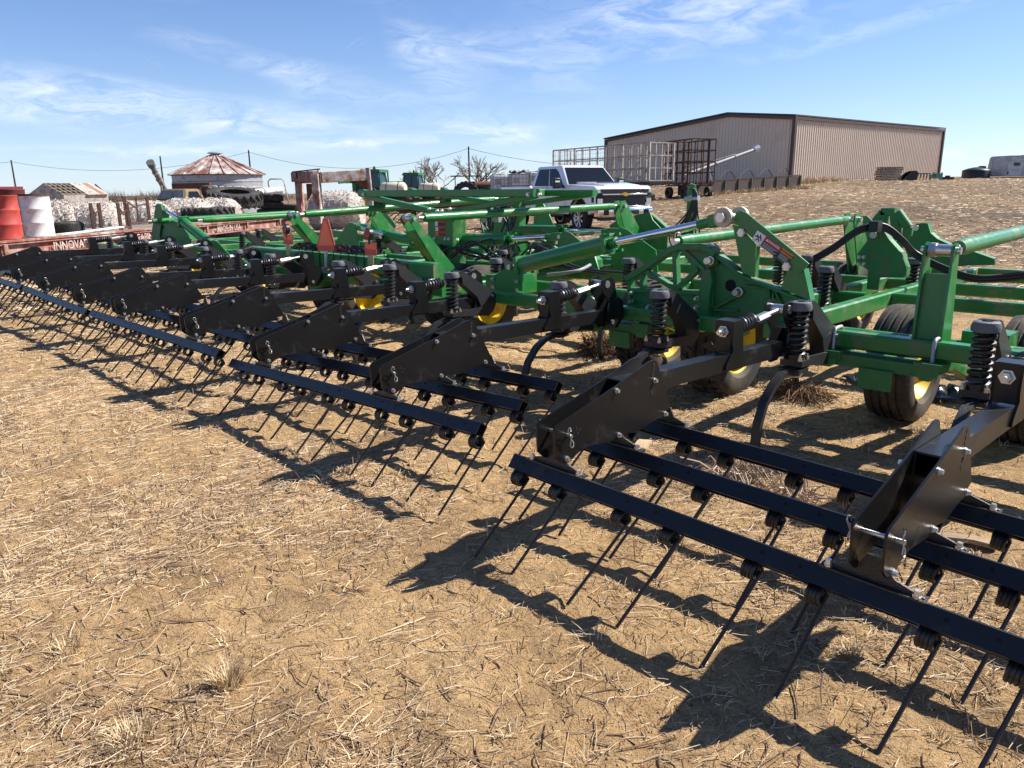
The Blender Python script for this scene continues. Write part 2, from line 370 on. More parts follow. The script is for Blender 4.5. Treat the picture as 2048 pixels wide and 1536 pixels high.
def strips(r,f,L,W,ang,lift,tilt,curve,segs=2):
    # thin three-sided straws lying near the ground; returns V,Q
    n=len(r); T=np.linspace(-.5,.5,segs+1)
    ca,sa=np.cos(ang),np.sin(ang); V=np.empty((n,segs+1,3,3))
    for i,t in enumerate(T):
        s=t*L; cx=r+ca*s-sa*curve*L*(.25-t*t); cf=f+sa*s+ca*curve*L*(.25-t*t)
        cz=gh(cx,cf) if tilt is None else gh(r,f)+np.tan(tilt)*(s+.5*L)*1.0
        cz=cz+lift*(1 if tilt is None else 0)+.002
        for k,(o,zz) in enumerate(((-.5,0),(.5,0),(0,.8))):
            x=cx-sa*W*o; y=cf+ca*W*o
            V[:,i,k,0]=x*RH.x+y*FH.x; V[:,i,k,1]=x*RH.y+y*FH.y; V[:,i,k,2]=cz+W*zz
    idx=(np.arange(n)*(segs+1)*3)[:,None]; Q=[]
    for i in range(segs):
        for k in (1,2):   # two upper sides; the underside lies on the soil
            a=i*3+k; b=i*3+(k+1)%3; Q.append(np.concatenate([idx+a,idx+b,idx+b+3,idx+a+3],1))
    return V.reshape(-1,3),np.concatenate(Q,0)
def patch(r,f):
    # litter density: heavy to the left and under the machine, thin on the bare sand lower centre
    d=fbm(r*.8+40,f*.8+12,3)+.16*_sm(-r,-.2,2.2)-.26*np.exp(-(((r-.25)/.75)**2+((f-1.9)/.6)**2))-.10*np.exp(-(((r+.9)/.9)**2+((f-3.6)/.7)**2))
    return np.clip((d-.34)*3.4,.10,1)
def scatter_straw():
    n=310000; r,f=polar(n,1.0,26,1.7); keep=RNG.random(n)<patch(r,f); r,f=r[keep],f[keep]; n=len(r)
    L=np.exp(RNG.normal(-3.25,.62,n)).clip(.01,.26); W=RNG.uniform(.0007,.0019,n)*(1+np.hypot(r,f)*.16)
    ang=np.where(RNG.random(n)<.3,RNG.normal(.35,.5,n),RNG.random(n)*6.283); V,Q=strips(r,f,L,W,ang,RNG.random(n)**2.5*.018,None,RNG.normal(0,.35,n))
    n=52000; r,f=polar(n,12,75,1.35,44); L=np.exp(RNG.normal(-1.9,.5,n)).clip(.06,.5); W=RNG.uniform(.003,.008,n)*(1+np.hypot(r,f)*.05); kp=RNG.random(n)<np.clip((fbm(r*.35+3,f*.35+8,4)-.28)*3.2,.1,1); r,f,L,W=r[kp],f[kp],L[kp],W[kp]; n=len(r)
    Vb,Qb=strips(r,f,L,W,RNG.random(n)*6.283,RNG.random(n)**2*.05,None,RNG.normal(0,.3,n)); Q=np.concatenate([Q,Qb+len(V)]); V=np.concatenate([V,Vb])
    o=link('straw_litter',np_mesh('straw_litter',V,Q),STRAW); o['kind']='stuff'; o['label']='pale dry straw and chaff lying over the sandy soil'; o['category']='straw'
    # broken stalks, thicker and darker
    n=16000; r,f=polar(n,1.0,16,1.5); keep=RNG.random(n)<patch(r,f)*.6+.2; r,f=r[keep],f[keep]; n=len(r)
    L=np.exp(RNG.normal(-2.65,.6,n)).clip(.02,.32); W=RNG.uniform(.0022,.0056,n)
    V,Q=strips(r,f,L,W,RNG.normal(.3,1.2,n),RNG.random(n)*.006,None,RNG.normal(0,.5,n),3)
    V2,Q2=[],[]
    m=17000; r2,f2=polar(m,1.1,18,1.5); k2=RNG.random(m)<patch(r2,f2)*.75+.22; r2,f2=r2[k2],f2[k2]; m=len(r2)
    V2,Q2=strips(r2,f2,RNG.uniform(.008,.032,m),RNG.uniform(.002,.0052,m),RNG.random(m)*6.28,0,RNG.uniform(.5,1.30,m),RNG.normal(0,.3,m))
    o=link('broken_stalks',np_mesh('broken_stalks',np.concatenate([V,V2]),np.concatenate([Q,Q2+len(V)])),STALK); o['kind']='stuff'; o['label']='brown broken stalks and short upright stubble on the soil'; o['category']='stubble'
    # fine clods
    m=42000; r,f=polar(m,1.0,12,1.7); s=np.exp(RNG.normal(-5.7,.55,m)).clip(.0012,.007)
    ico=np.array([(1,0,0),(-1,0,0),(0,1,0),(0,-1,0),(0,0,1),(0,0,-.6)]); fc=np.array([(0,2,4),(2,1,4),(1,3,4),(3,0,4),(2,0,5),(1,2,5),(3,1,5),(0,3,5)])
    jit=ico[None]*(1+RNG.uniform(-.35,.35,(m,6,3)))*s[:,None,None]; z=gh(r,f)
    c=np.stack([r*RH.x+f*FH.x,r*RH.y+f*FH.y,z-s*.25],1); V=(jit+c[:,None,:]).reshape(-1,3); Q=(np.arange(m)[:,None,None]*6+fc[None]).reshape(-1,3)
    o=link('soil_crumbs',np_mesh('soil_crumbs',V,Q),straw_mat('soil_crumb',[(0,(.12,.075,.042)),(.5,(.30,.195,.095)),(1,(.42,.28,.14))],.95)); o['kind']='stuff'; o['label']='small crumbs of sandy soil'; o['category']='soil'
scatter_straw()
def blades(cx,cy,n,h,spread,w=.0022,lean=.9):
    # tuft: curved blades, each a 3-segment ribbon -> V,Q
    a=RNG.random(n)*6.283; rr=np.sqrt(RNG.random(n))*spread*.45; hh=h*RNG.uniform(.45,1.1,n); ln=RNG.uniform(.1,lean,n)
    bx=cx+np.cos(a)*rr; by=cy+np.sin(a)*rr; z0=gh(bx,by)-.005; T=np.array([0,.4,.75,1.]); V=np.empty((n,4,2,3)); pa=a+RNG.normal(0,.5,n)
    for i,t in enumerate(T):
        x=bx+np.cos(pa)*ln*hh*t**1.7; y=by+np.sin(pa)*ln*hh*t**1.7; z=z0+hh*(t-.25*ln*t*t); ww=w*(1-.85*t)
        for k,sg in ((0,-1),(1,1)):
            X=x-np.sin(pa)*ww*sg; Y=y+np.cos(pa)*ww*sg; V[:,i,k,0]=X*RH.x+Y*FH.x; V[:,i,k,1]=X*RH.y+Y*FH.y; V[:,i,k,2]=z
    idx=(np.arange(n)*8)[:,None]; Q=np.concatenate([np.concatenate([idx+2*i,idx+2*i+1,idx+2*i+3,idx+2*i+2],1) for i in range(3)],0)
    return V.reshape(-1,3),Q
def tuft(label,r,f,n,h,sp,lean=.9):
    V,Q=blades(0,0,2,.01,.01)[0:2]
    V,Q=blades(r,f,n,h,sp,lean=lean); base=gpt(r,f); V=V-np.array(base)
    tag(link('grass_tuft',np_mesh('grass_tuft',V,Q),GRASS,None,base),label,'grass tuft','dry grass tufts by the harrow')
def px_rf(u,v): p=onZ(u,v); return p.dot(RH),p.dot(FH)
for u,v,n,h,sp,lb in [(455,1370,240,.085,.10,'largest pale dry grass tuft in the foreground, at lower left'),(265,1475,140,.06,.13,'loose low grass tuft at the lower left edge of the sand'),
    (130,1300,90,.05,.12,'thin flattened grass tuft left of the largest tuft'),(690,950,70,.05,.07,'small grass tuft in the shadow of the second harrow section'),
    (1530,1075,80,.06,.06,'pale grass tuft between the nearest harrow tines'),(1845,880,90,.11,.11,'wiry dry grass tuft behind the nearest harrow section, by the ribbed tyre'),
    (1700,1310,60,.05,.07,'grass tuft in the shade below the nearest harrow bar'),(1450,960,60,.05,.06,'grass tuft between the first and second harrow bars'),
    (430,970,50,.04,.06,'small pale grass tuft left of the shadow tip'),(1880,1480,50,.035,.06,'low grass tuft at the lower right')]:
    r,f=px_rf(u,v); tuft(lb,r,f,n,h,sp)
def small_grass():
    Vs=[];Qs=[];o=0; m=3200; r,f=polar(m,1.2,26,1.4); kp=RNG.random(m)<patch(r,f)*.8+.1
    for x,y in zip(r[kp],f[kp]):
        d=math.hypot(x,y); V,Q=blades(x,y,int(RNG.integers(6,26)),RNG.uniform(.015,.065),RNG.uniform(.05,.16),.0011+.0005*d,1.8); Vs.append(V); Qs.append(Q+o); o+=len(V)
    m=900; r,f=polar(m,13,75,1.2,44)
    for x,y in zip(r,f):
        V,Q=blades(x,y,9,RNG.uniform(.03,.08),RNG.uniform(.2,.6),.006+.0004*math.hypot(x,y),1.5); Vs.append(V); Qs.append(Q+o); o+=len(V)
    ob_=link('dry_grass',np_mesh('dry_grass',np.concatenate(Vs),np.concatenate(Qs)),GRASS); ob_['kind']='stuff'; ob_['label']='short dry grass scattered over the stubble ground'; ob_['category']='grass'
small_grass()
# ================================================================ the tillage implement: one machine, harrow included
ROOT=Vector((-6,4.65,0))
CULT=thing('tillage_implement','wide green folding cultivator on yellow wheels with black spring harrow sections behind it','farm implement',ROOT)
def cw(name,mb,m,sharp=.7): return ob(name,mb,m,CULT,-ROOT,None,sharp)
def sub(name,mb,m,par,sharp=.7): return ob(name,mb,m,par,(0,0,0),None,sharp)
def V3(*a): return Vector(a)
def bolt(mb,p,d,r=.014,h=.014,n=8):
    d=Vector(d).normalized(); p=Vector(p); mb.cyl(p,p+d*h*.4,r*1.25,n=n); mb.cyl(p+d*h*.4,p+d*h*1.3,r,r*.8,n=n)
# ---------- shared tine (double-torsion coil leg)
def tine_mesh():
    mb=MB(); pts=[]; turns=4.25; n=int(turns*13); rad=.030
    for i in range(n+1):
        t=2*math.pi*turns*(i/n-1)+0; pts.append((-.026+.052*i/n, rad*math.cos(-t), rad*math.sin(-t)))
    # leg leaves the coil on its front side and runs straight back to the soil
    e=Vector(pts[-1]); d0=Vector((e.x+.003,.030,-.008)); d1=Vector((e.x-.055,-.240,-.315))
    pts=pts[:-2]+[d0]+[d0.lerp(d1,t) for t in (.12,.35,.65,1.)]
    mb.path(pts,.0068,6); return mb.mesh('spring_tine',.9)
TINE=tine_mesh(); TINE.materials.append(SPRING)
TL=R(-38)   # the channel lies tilted back so its web faces up and to the rear
def bar_mesh(L):
    mb=MB(); o=[(-.029,-.030),(-.029,.026),(-.024,.031),(.024,.031),(.029,.026),(.029,-.030)]; i=[(.023,-.030),(.023,.024),(-.023,.024),(-.023,-.030)]
    o=[(-.027,-.034),(-.027,.029),(-.022,.034),(.022,.034),(.027,.029),(.027,-.034)]; i=[(.021,-.034),(.021,.028),(-.021,.028),(-.021,-.034)]
    c_,s_=math.cos(TL),math.sin(TL); pr=[(a*c_-b*s_,a*s_+b*c_) for a,b in o+i]; n=len(pr); vs=[(0,a,b) for a,b in pr]+[(L,a,b) for a,b in pr]
    fs=[(k,(k+1)%n,n+(k+1)%n,n+k) for k in range(n)]
    for q in (0,n):
        fs+=[(q+0,q+1,q+8,q+9),(q+1,q+2,q+3,q+4,q+7,q+8),(q+4,q+5,q+6,q+7)]
    mb.add(vs,fs); return mb
HOLE=mat('hole_dark',(.002,.002,.002),.9)
def harrow_bar(A,B,coils,holes=True):
    A=Vector(A);B=Vector(B); L=(B-A).length; d=(B-A)
    o=ob('harrow_bar',bar_mesh(L),BLACKB,CULT,A-ROOT,(0,-math.atan2(d.z,math.hypot(d.x,d.y)),math.atan2(d.y,d.x)))
    hm=MB()
    for k,x in enumerate(coils):
        lx=x-A.x
        if not .01<lx<L-.005: continue
        link('spring_tine',TINE,None,o,(lx,0,-.066),(R(random.uniform(-4,3)),R(random.uniform(-2,2)),R(random.uniform(-3,3))),(1,1,random.uniform(.98,1.03)))
        if k%2==0:
            for q in (.045,.175): hm.box((lx+q,-.0272*math.cos(TL)-.004*math.sin(TL),-.0272*math.sin(TL)+.004*math.cos(TL)),(.012,.0016,.012),Matrix.Rotation(TL,3,'X'))
    if hm.v: sub('bolt_hole',hm,HOLE,o)
    mb=MB()
    for k,x in enumerate(coils):
        lx=x-A.x
        if .03<lx<L-.03 and k%2==0: mb.cyl((lx-.03,0,-.034),(min(lx+.28,L-.01),0,-.034),.0062,n=6)
    sub('tine_clip',mb,SPRING,o); return o
GANGS=[(-2.22,.62,2.2,.388,.315),(-5.34,-2.60,2.35,.325,.415),(-8.42,-5.42,2.30,.385,.395),(-11.06,-8.58,2.30,.425,.375),(-13.9,-11.2,2.30,.42,.425)]
ARMS=[(0,-.70),(0,-1.985),(1,-3.40),(1,-4.85),(2,-5.93),(2,-7.55),(3,-8.78),(3,-10.12),(4,-11.35),(4,-12.9)]
def gz_bar(g,x):
    a,b,y,za,zb=GANGS[g]; return za+(zb-za)*(x-a)/(b-a)
for g,(xa,xb,Y,za,zb) in enumerate(GANGS):
    for k in range(3):
        sh=-.115*k
        c0=(xb-.16 if g else .03-.0); coils=[]
        x=(-2.08 if g==0 else xb-.16)
        if g==0:
            for q in range(6): coils+=[x+.555*q-.112,x+.555*q+.112]
        else:
            nq=int((xb-xa-.1)/.57)
            for q in range(nq+1)[::-1]: coils+=[x-.575*q-.115,x-.575*q+.115]
        coils=[c+sh for c in coils]
        a=V3(xa+sh,Y+.40*k,za+.012*k); b=V3(xb+sh*.9,Y+.40*k,zb+.012*k)
        o=harrow_bar(a,b,coils)
        # inverted-T mounting brackets under each arm
        for gi,xm in ARMS:
            if gi!=g: continue
            lx=xm-a.x; mb=MB()
            mb.plate([(lx-.15,.012,-.0),(lx+.15,.012,-.0),(lx+.15,.012,.046),(lx+.05,.012,.075),(lx+.022,.012,.125),(lx-.022,.012,.125),(lx-.05,.012,.075),(lx-.15,.012,.046)],(0,.009,0))
            mb.box((lx,.012,.040),(.31,.045,.006)); 
            br=sub('mounting_bracket',mb,CAST,o)
            
            for q in (-.13,.13): b2=MB(); bolt(b2,(lx+q,.004,.043),(0,0,1),.011,.018); sub('bolt',b2,ZINC,o)
# ---------- harrow arms; side-plate outline measured on the second arm, in (Y,Z) relative to its rear bar
XT=-1.96
def tpl(pts): return [(onX(u,v,XT).y-2.2,onX(u,v,XT).z-.385) for u,v in pts]
PL_OUT=tpl([(1332,808),(1320,818),(1318,830),(1303,834),(1262,860),(1238,862),(1226,874),(1212,878),(1166,888),(1148,900),(1128,921),(1114,922),(1100,910),(1098,858),(1104,848),(1222,768),(1288,719),(1297,716),(1303,719)])
PL_BOLT=tpl([(1222,777),(1298,756),(1227,865),(1319,822),(1123,913)])
PL_HOLES=tpl([(1297,725),(1296,735),(1295,745),(1294,769),(1293,781)])
PL_CLIP=tpl([(1124,866)])[0]; PL_RING=tpl([(1146,862),(1150,855),(1143,853)])
def shared(name,mb,m,sharp=.7):
    me=mb.mesh(name,sharp); me.materials.append(m); return me
def arm_parts():
    S={}
    for s in (-1,1):
        mb=MB(); mb.plate([(s*.047,y,z) for y,z in PL_OUT],(.008,0,0)); S['side_plate%d'%s]=shared('side_plate',mb,BLKPL)
    mb=MB(); bolt(mb,(.051,0,0),(1,0,0),.0105,.013)
    S['bolt']=shared('bolt',mb,ZINC)
    mb=MB()
    for y,z in PL_HOLES: mb.box((.0513,y,z),(.002,.016,.018))
    for y,z in PL_RING: mb.cyl((.0507,y,z),(.0520,y,z),.006,n=8)
    S['adjust_hole']=shared('adjust_hole',mb,HOLE)
    y,z=PL_CLIP; mb=MB(); mb.cyl((-.075,y,z),(.078,y,z),.008,n=8)
    pts=[(.07,y+.004,z+.02),(.074,y-.004,z+.035),(.076,y-.016,z+.04),(.076,y-.022,z+.028),(.074,y-.008,z+.005),(.072,y+.004,z-.015),(.074,y-.006,z-.035),(.076,y+.002,z-.05),(.076,y+.014,z-.047),(.074,y+.016,z-.03),(.072,y+.002,z-.012),(.072,y-.004,z+.01)]
    mb.path(pts,.0028,5); mb.path([(-.07-p[0]+.07-.01,p[1],p[2]) for p in pts],.0028,5)
    S['clip_pin']=shared('clip_pin',mb,ZINC,.9)
    # square tube, hollow rear end
    mb=MB(); W,H,T=.082,.088,.007; a=V3(0,.40,.305); b=V3(0,1.93,.265)
    d=(b-a).normalized(); up=V3(1,0,0).cross(d)
    for sx,su,ww,hh in ((0,H/2-T/2,W,T),(0,-H/2+T/2,W,T),(W/2-T/2,0,T,H-2*T-.0004),(-W/2+T/2,0,T,H-2*T-.0004)):
        o=V3(sx,0,0)+up*su; mb.beam(a+o,b+o,ww,hh,ch=0,up=up)
    S['tube']=shared('harrow_arm',mb,BLACK)
    mb=MB(); mb.plate([(0,1.335,.345),(0,1.32,.38),(0,1.32,.50),(0,1.42,.502),(0,1.425,.44),(0,1.45,.245),(0,1.27,.25),(0,1.27,.275)],(.012,0,0)); v=[p for p in mb.v]
    mb2=MB()
    for sx in (-.047,.047): mb2.add([(x+sx,y,z) for x,y,z in mb.v],mb.f)
    mb2.box((0,1.325,.415),(.083,.010,.165)); mb2.box((0,1.37,.497),(.083,.098,.009))
    S['upright_bracket']=shared('upright_bracket',mb2,BLKPL)
    mb=MB(); bolt(mb,(0,1.319,.445),(0,-1,0),.026,.028,6); mb.cyl((0,1.29,.445),(0,1.26,.445),.012,n=10); S['rod_nut']=shared('rod_nut',mb,ZINC); mb=MB(); mb.cyl((0,1.66,.462),(0,1.78,.476),.026,n=6); mb.cyl((0,1.72,.470),(0,1.92,.492),.014,n=10)
    S['tie_rod']=shared('tie_rod',mb,ZINC)
    mb=MB(); mb.cyl((-.062,1.93,.497),(.066,1.93,.497),.027,n=16); S['ear_pin']=shared('ear_pin',mb,ZINC); mb=MB(); mb.cyl((.048,2.00,.215),(.068,2.00,.215),.018,n=8); S['pivot_bolt']=shared('pivot_bolt',mb,ZINC)
    mb=MB(); mb.cyl((0,1.40,.451),(0,1.64,.467),.018,n=10); pts=[]; n=7*14
    for i in range(n+1):
        t=2*math.pi*7*i/n; q=i/n; pts.append((.033*math.cos(t),1.43+.19*q,.452+.014*q+.033*math.sin(t)))
    mb.path(pts,.0125,6); S['cushion_spring']=shared('cushion_spring',mb,SPRING,.9)
    mb=MB()
    for sx in (-.056,.056):
        mb.plate([(sx,1.87,.53),(sx,1.96,.55),(sx,2.02,.51),(sx,2.04,.40),(sx,2.12,.36),(sx,2.14,.24),(sx,2.06,.165),(sx,1.97,.165),(sx,1.93,.22),(sx,1.96,.36),(sx,1.89,.44),(sx,1.865,.49)],(.012,0,0))
    mb.box((0,2.10,.28),(.11,.02,.16)); S['hinge_ear']=shared('hinge_ear',mb,BLKPL)
    return S
AS=arm_parts()
for g,x in ARMS:
    base=V3(x,GANGS[g][2],gz_bar(g,x)); tilt=0
    o=link('harrow_arm',AS['tube'],None,CULT,base-ROOT,(R(random.uniform(-.6,.6)),0,R(random.uniform(-.5,.5))))
    for k in ('side_plate1','side_plate-1','adjust_hole','clip_pin','upright_bracket','tie_rod','rod_nut','ear_pin','pivot_bolt','cushion_spring','hinge_ear'): link(k.rstrip('-1'),AS[k],None,o)
    for y,z in PL_BOLT:
        link('bolt',AS['bolt'],None,o,(0,y,z)); link('bolt',AS['bolt'],None,o,(0,y,z),(0,0,math.pi))
# ---------- trip shank assembly: local origin = centre of the frame tube it is clamped to
def shank_parts():
    S={}
    mb=MB(); mb.ribbon([(0,-.20,-.115),(0,-.38,-.118),(0,-.50,-.135),(0,-.60,-.185),(0,-.685,-.27),(0,-.735,-.38),(0,-.748,-.50),(0,-.735,-.60),(0,-.70,-.70)],.048,.030); S['shank']=shared('trip_shank',mb,CAST,.5)
    mb=MB(); pts=[]; tn=9; n=tn*12
    for i in range(n+1):
        t=2*math.pi*tn*i/n; pts.append((.044*math.cos(t),-.345+.044*math.sin(t)+.01*i/n,-.065+.295*i/n))
    mb.path(pts,.0125,6); S['spring']=shared('coil_spring',mb,SPRING,.9)
    mb=MB(); mb.lathe([(.228,.060),(.222,.064),(.245,.066),(.268,.058),(.272,.050),(.272,.026),(.235,.022),(.228,.03)],(0,-.335,0),'Z',20)
    S['spring_cap']=shared('spring_cap',mb,CAPM,.6)
    mb=MB(); mb.plate([(0,-.32,.272),(0,-.26,.272),(0,-.215,.252),(0,.085,.058),(0,.125,.0),(0,.085,-.10),(0,.02,-.145),(0,-.055,-.135),(0,-.062,-.06),(0,-.10,.035),(0,-.255,.165),(0,-.262,.222),(0,-.32,.226)],(.090,0,0))
    mb2=MB(); mb2.add(mb.v,mb.f); S['bracket']=shared('trip_bracket',mb2,CAST,.6)
    mb=MB(); mb.box((0,-.345,-.082),(.135,.10,.036)); mb.box((0,-.36,-.125),(.13,.12,.022)); mb.lathe([(-.068,.05),(-.068,.02),(-.04,.02),(-.04,.05)],(0,-.345,0),'Z',16)
    for sx in (-.05,.05): mb.plate([(sx,-.34,-.10),(sx,-.20,-.115),(sx,-.02,-.135),(sx,.0,-.10),(sx,-.03,-.06),(sx,-.20,-.055),(sx,-.30,-.05)],(.018,0,0))
    S['clamp']=shared('shank_clamp',mb,CAST)
    mb=MB()
    for sx in (-.052,.052):
        for y in (-.395,-.305): mb.cyl((sx,y,-.064),(sx,y,-.045),.013,n=6); mb.cyl((sx,y,-.045),(sx,y,-.03),.007,n=6)
        mb.cyl((sx*1.0,.055,.03),(sx*1.35,.055,.03),.012,n=8)
    pts=[(-.052,-.35,-.135),(-.045,-.36,-.16),(0,-.36,-.168),(.045,-.36,-.16),(.052,-.35,-.135)]; mb.path(pts,.009,6)
    S['bolt']=shared('clamp_bolt',mb,ZINC); return S
SS=shank_parts()
def shank(tx,ty,tz=.64,full=True):
    o=link('trip_shank',SS['shank'],None,CULT,V3(tx,ty,tz)-ROOT,(R(random.uniform(-1.5,1.5)),0,R(random.uniform(-2,2))))
    for k,nm in (('spring','coil_spring'),('spring_cap','spring_cap'),('bracket','trip_bracket'),('clamp','shank_clamp'),('bolt','clamp_bolt')): link(nm,SS[k],None,o)
    return o
def shank_cap(u,v,zc=.91):
    p=onZ(u,v,zc); shank(p.x,p.y+.335,zc-.27)
for c in [(1603.5,605.2),(1319.7,581.3),(1116.9,560.3),(905.7,542.4),(776.7,530.4),(677,520.4),(537.6,507.5),(473.9,499.1),(407,492.5),(339.3,483.6),(287.5,479.6),(249.6,473.6),(217.8,471.6)]: 
    p=onZ(c[0],c[1],.905); shank(p.x,min(max(p.y,4.02),4.32)+.335,.635)
p=onZ(1971.7,641.2,.915); shank(p.x,p.y+.335,.645)
for c in [(1829,516.7),(1650,534.6),(989.4,517.5),(1258,516),(1418,488),(1615,510),(483,464),(516,457),(613,461),(757,471),(1075,484),(1005,498),(1560,505),(870,490)]: shank_cap(*c)
# ---------- frame tubes and rails
def tube(a,b,w=.102,h=.102,name='frame_tube',m=None):
    mb=MB(); mb.beam(a,b,w,h,ch=.012); return cw(name,mb,m or GREEN)
tube((-2.30,4.65,.64),(1.0,4.65,.645)); tube((-5.05,4.56,.64),(-2.42,4.60,.64)); tube((-5.95,5.24,.645),(-2.46,5.24,.645),.102,.13)
tube((-2.15,6.52,.65),(1.6,6.52,.65)); tube((-2.10,7.52,.65),(2.,7.52,.65)); tube((-2.15,8.95,.65),(2.2,8.95,.65),.12,.13)
tube((-6.0,6.42,.645),(-2.33,6.42,.645)); tube((-6.0,7.62,.645),(-2.40,7.62,.645)); tube((-6,8.95,.65),(-2.45,8.95,.65))
tube((-2.20,4.705,.65),(-2.20,8.88,.65),.09,.125,'frame_rail'); tube((-2.62,5.30,.65),(-2.62,8.88,.65),.09,.125,'frame_rail')
tube((.05,4.705,.65),(.05,6.465,.65),.09,.125,'frame_rail')
for x in (-4.0,-5.6): tube((x,4.62,.62),(x,8.88,.62),.09,.11,'frame_rail')
# centre section
CB=cw('centre_beam',MB().beam((-9.75,4.78,.775),(-5.86,4.78,.775),.15,.165,ch=.018),GREEN)
tube((-9.6,4.56,.63),(-5.5,4.56,.63)); tube((-9.3,6.4,.645),(-6.05,6.4,.645)); tube((-9.3,7.9,.645),(-6.05,7.9,.645)); tube((-9.2,9.3,.645),(-6.05,9.3,.645))
for x in (-6.5,-7.9,-9.0): tube((x,4.86,.63),(x,9.25,.63),.10,.12,'frame_rail')
# left wing
tube((-12.6,4.56,.64),(-9.8,4.56,.64)); tube((-16.4,4.60,.63),(-12.75,4.60,.63)); 
for y in (5.3,6.4,7.7,9.0): tube((-12.5,y,.645),(-9.5,y,.645)); tube((-16.2,y+.05,.64),(-12.8,y+.05,.64))
for x in (-10.2,-11.8,-13.4,-15.4): tube((x,4.66,.62),(x,8.9,.62),.09,.11,'frame_rail')
# ---------- wheels
def wheel_mesh(w=.30,r=.395,rim=.232,grooves=4,lug=False):
    h=w/2; prof=[(-h*.78,rim),(-h*.98,rim+.03),(-h*1.03,(r+rim)/2),(-h*.97,r-.045),(-h*.86,r-.012)]
    xs=np.linspace(-h*.80,h*.80,grooves*2+2)
    for i in range(grooves):
        a=xs[2*i+1]; b=xs[2*i+2]; gw=.011; cx=(a+b)/2; prof+=[(cx-gw,r-.002*abs(i-(grooves-1)/2)),(cx-gw*.6,r-.017),(cx+gw*.6,r-.017),(cx+gw,r-.002*abs(i-(grooves-1)/2))]
    prof+=[(h*.86,r-.012),(h*.97,r-.045),(h*1.03,(r+rim)/2),(h*.98,rim+.03),(h*.78,rim)]
    t=MB().lathe(prof,n=44,closed=False)
    if lug:
        for k in range(30):
            a=2*math.pi*k/30
            for s in (-1,1):
                rot=Matrix.Rotation(a+(s*.05),3,'X')@Matrix.Rotation(s*.6,3,'Z'); c=Matrix.Rotation(a+s*.05,3,'X')@V3(s*h*.45,0,r-.002)
                t.box(c,(h*.75,.032,.022),Matrix.Rotation(a+s*.05,3,'X')@Matrix.Rotation(s*.5,3,'Z'))
    rm=MB().lathe([(-h*.80,rim+.012),(-h*.74,rim+.016),(-h*.62,rim-.012),(-h*.1,rim-.03),(0,rim-.04),(.02,.075),(.05,.07),(.05,.045),(-.04,.045),(-.04,rim-.055),(h*.5,rim-.03),(h*.62,rim-.012),(h*.74,rim+.016),(h*.80,rim+.012),(h*.80,rim-.004),(h*.6,rim-.022),(h*.4,rim-.045),(-h*.1,rim-.06),(-h*.6,rim-.022),(-h*.8,rim-.004)],n=32)
    hb=MB(); hb.cyl((-.08,0,0),(.085,0,0),.05,n=16)
    for k in range(6):
        a=2*math.pi*k/6; bolt(hb,(.05,.062*math.cos(a),.062*math.sin(a)),(1,0,0),.010,.012)
    return shared('tyre',t,TYRE,.5),shared('rim',rm,YELLOW,.5),shared('wheel',hb,YELLOW,.6)
WA=wheel_mesh(); WL=wheel_mesh(.33,.41,.232,3,True)
def wheel(x,y,r=.38,W=WA,flip=False):
    o=link('wheel',W[2],None,CULT,V3(x,y,r-.012)-ROOT,(random.random()*6,0,0))
    link('rim',W[1],None,o); link('tyre',W[0],None,o)
for x,y,W,r in [(-1.66,5.40,WA,.395),(-.94,5.40,WA,.395),(-2.90,5.18,WL,.41),(-3.62,5.3,WL,.41),(-6.0,5.5,WA,.395),(-6.48,5.5,WA,.395),(-7.72,5.12,WA,.395),(-8.2,5.12,WA,.395),(-10.9,5.5,WA,.385),(-11.3,5.5,WA,.385),(-13.4,5.5,WA,.385),(-1.0,8.3,WA,.385),(-3.2,8.4,WA,.385)]: wheel(x,y,r,W)
# wheel arms / rock shaft
for x in (-1.30,-3.25,-6.24,-7.96,-11.1):
    mb=MB(); mb.beam((x,5.42,.38),(x,4.80,.60),.07,.11); mb.cyl((x-.3,5.42,.38),(x+.3,5.42,.38),.035,n=10); cw('wheel_arm',mb,GREEN)
cw('rock_shaft',MB().cyl((-2.2,4.98,.60),(.4,4.98,.60),.055,n=16),GREEN)
mb=MB(); p=onY(1917,652,5.0); mb.box((-1.1,5.0,.67),(.24,.20,.11)); mb.lathe([(0,.02),(0,.055),(.003,.055),(.003,.02)],(-1.12,5.0,.727),'Z',16); cw('rock_shaft_bearing',mb,GREEN)
# clamp castings under the rear tube with galvanised U bolts
def ubolt(x,y,z,w=.056,h=.06,par=None):
    mb=MB(); pts=[(x,y-w,z-h-.05),(x,y-w,z+h-.01),(x,y-w+.015,z+h+.006),(x,y,z+h+.008),(x,y+w-.015,z+h+.006),(x,y+w,z+h-.01),(x,y+w,z-h-.04)]; mb.path(pts,.0115,8); return cw('u_bolt',mb,GALV,.9)
for xa,xb in ((-1.83,-1.27),(-3.62,-3.22),(-8.05,-7.75),(-6.05,-5.80)):
    ubolt(xa,4.64,.642); ubolt(xb,4.64,.642)
    mb=MB(); zt=.585
    for x in (xa,xb): mb.plate([(x-.075,4.53,zt),(x+.075,4.53,zt),(x+.06,4.53,zt-.06),(x+.02,4.53,zt-.10),(x-.03,4.53,zt-.10),(x-.065,4.53,zt-.05)],(0,.05,0)); mb.box((x,4.62,zt-.03),(.15,.22,.045))
    mb.box(((xa+xb)/2,4.62,zt-.055),(xb-xa,.16,.07)); mb.plate([((xa+xb)/2-.09,4.52,zt-.08),((xa+xb)/2+.10,4.52,zt-.08),((xa+xb)/2+.10,4.52,zt-.20),((xa+xb)/2-.09,4.52,zt-.20)],(0,.012,0))
    cw('axle_clamp',mb,GREEN2)
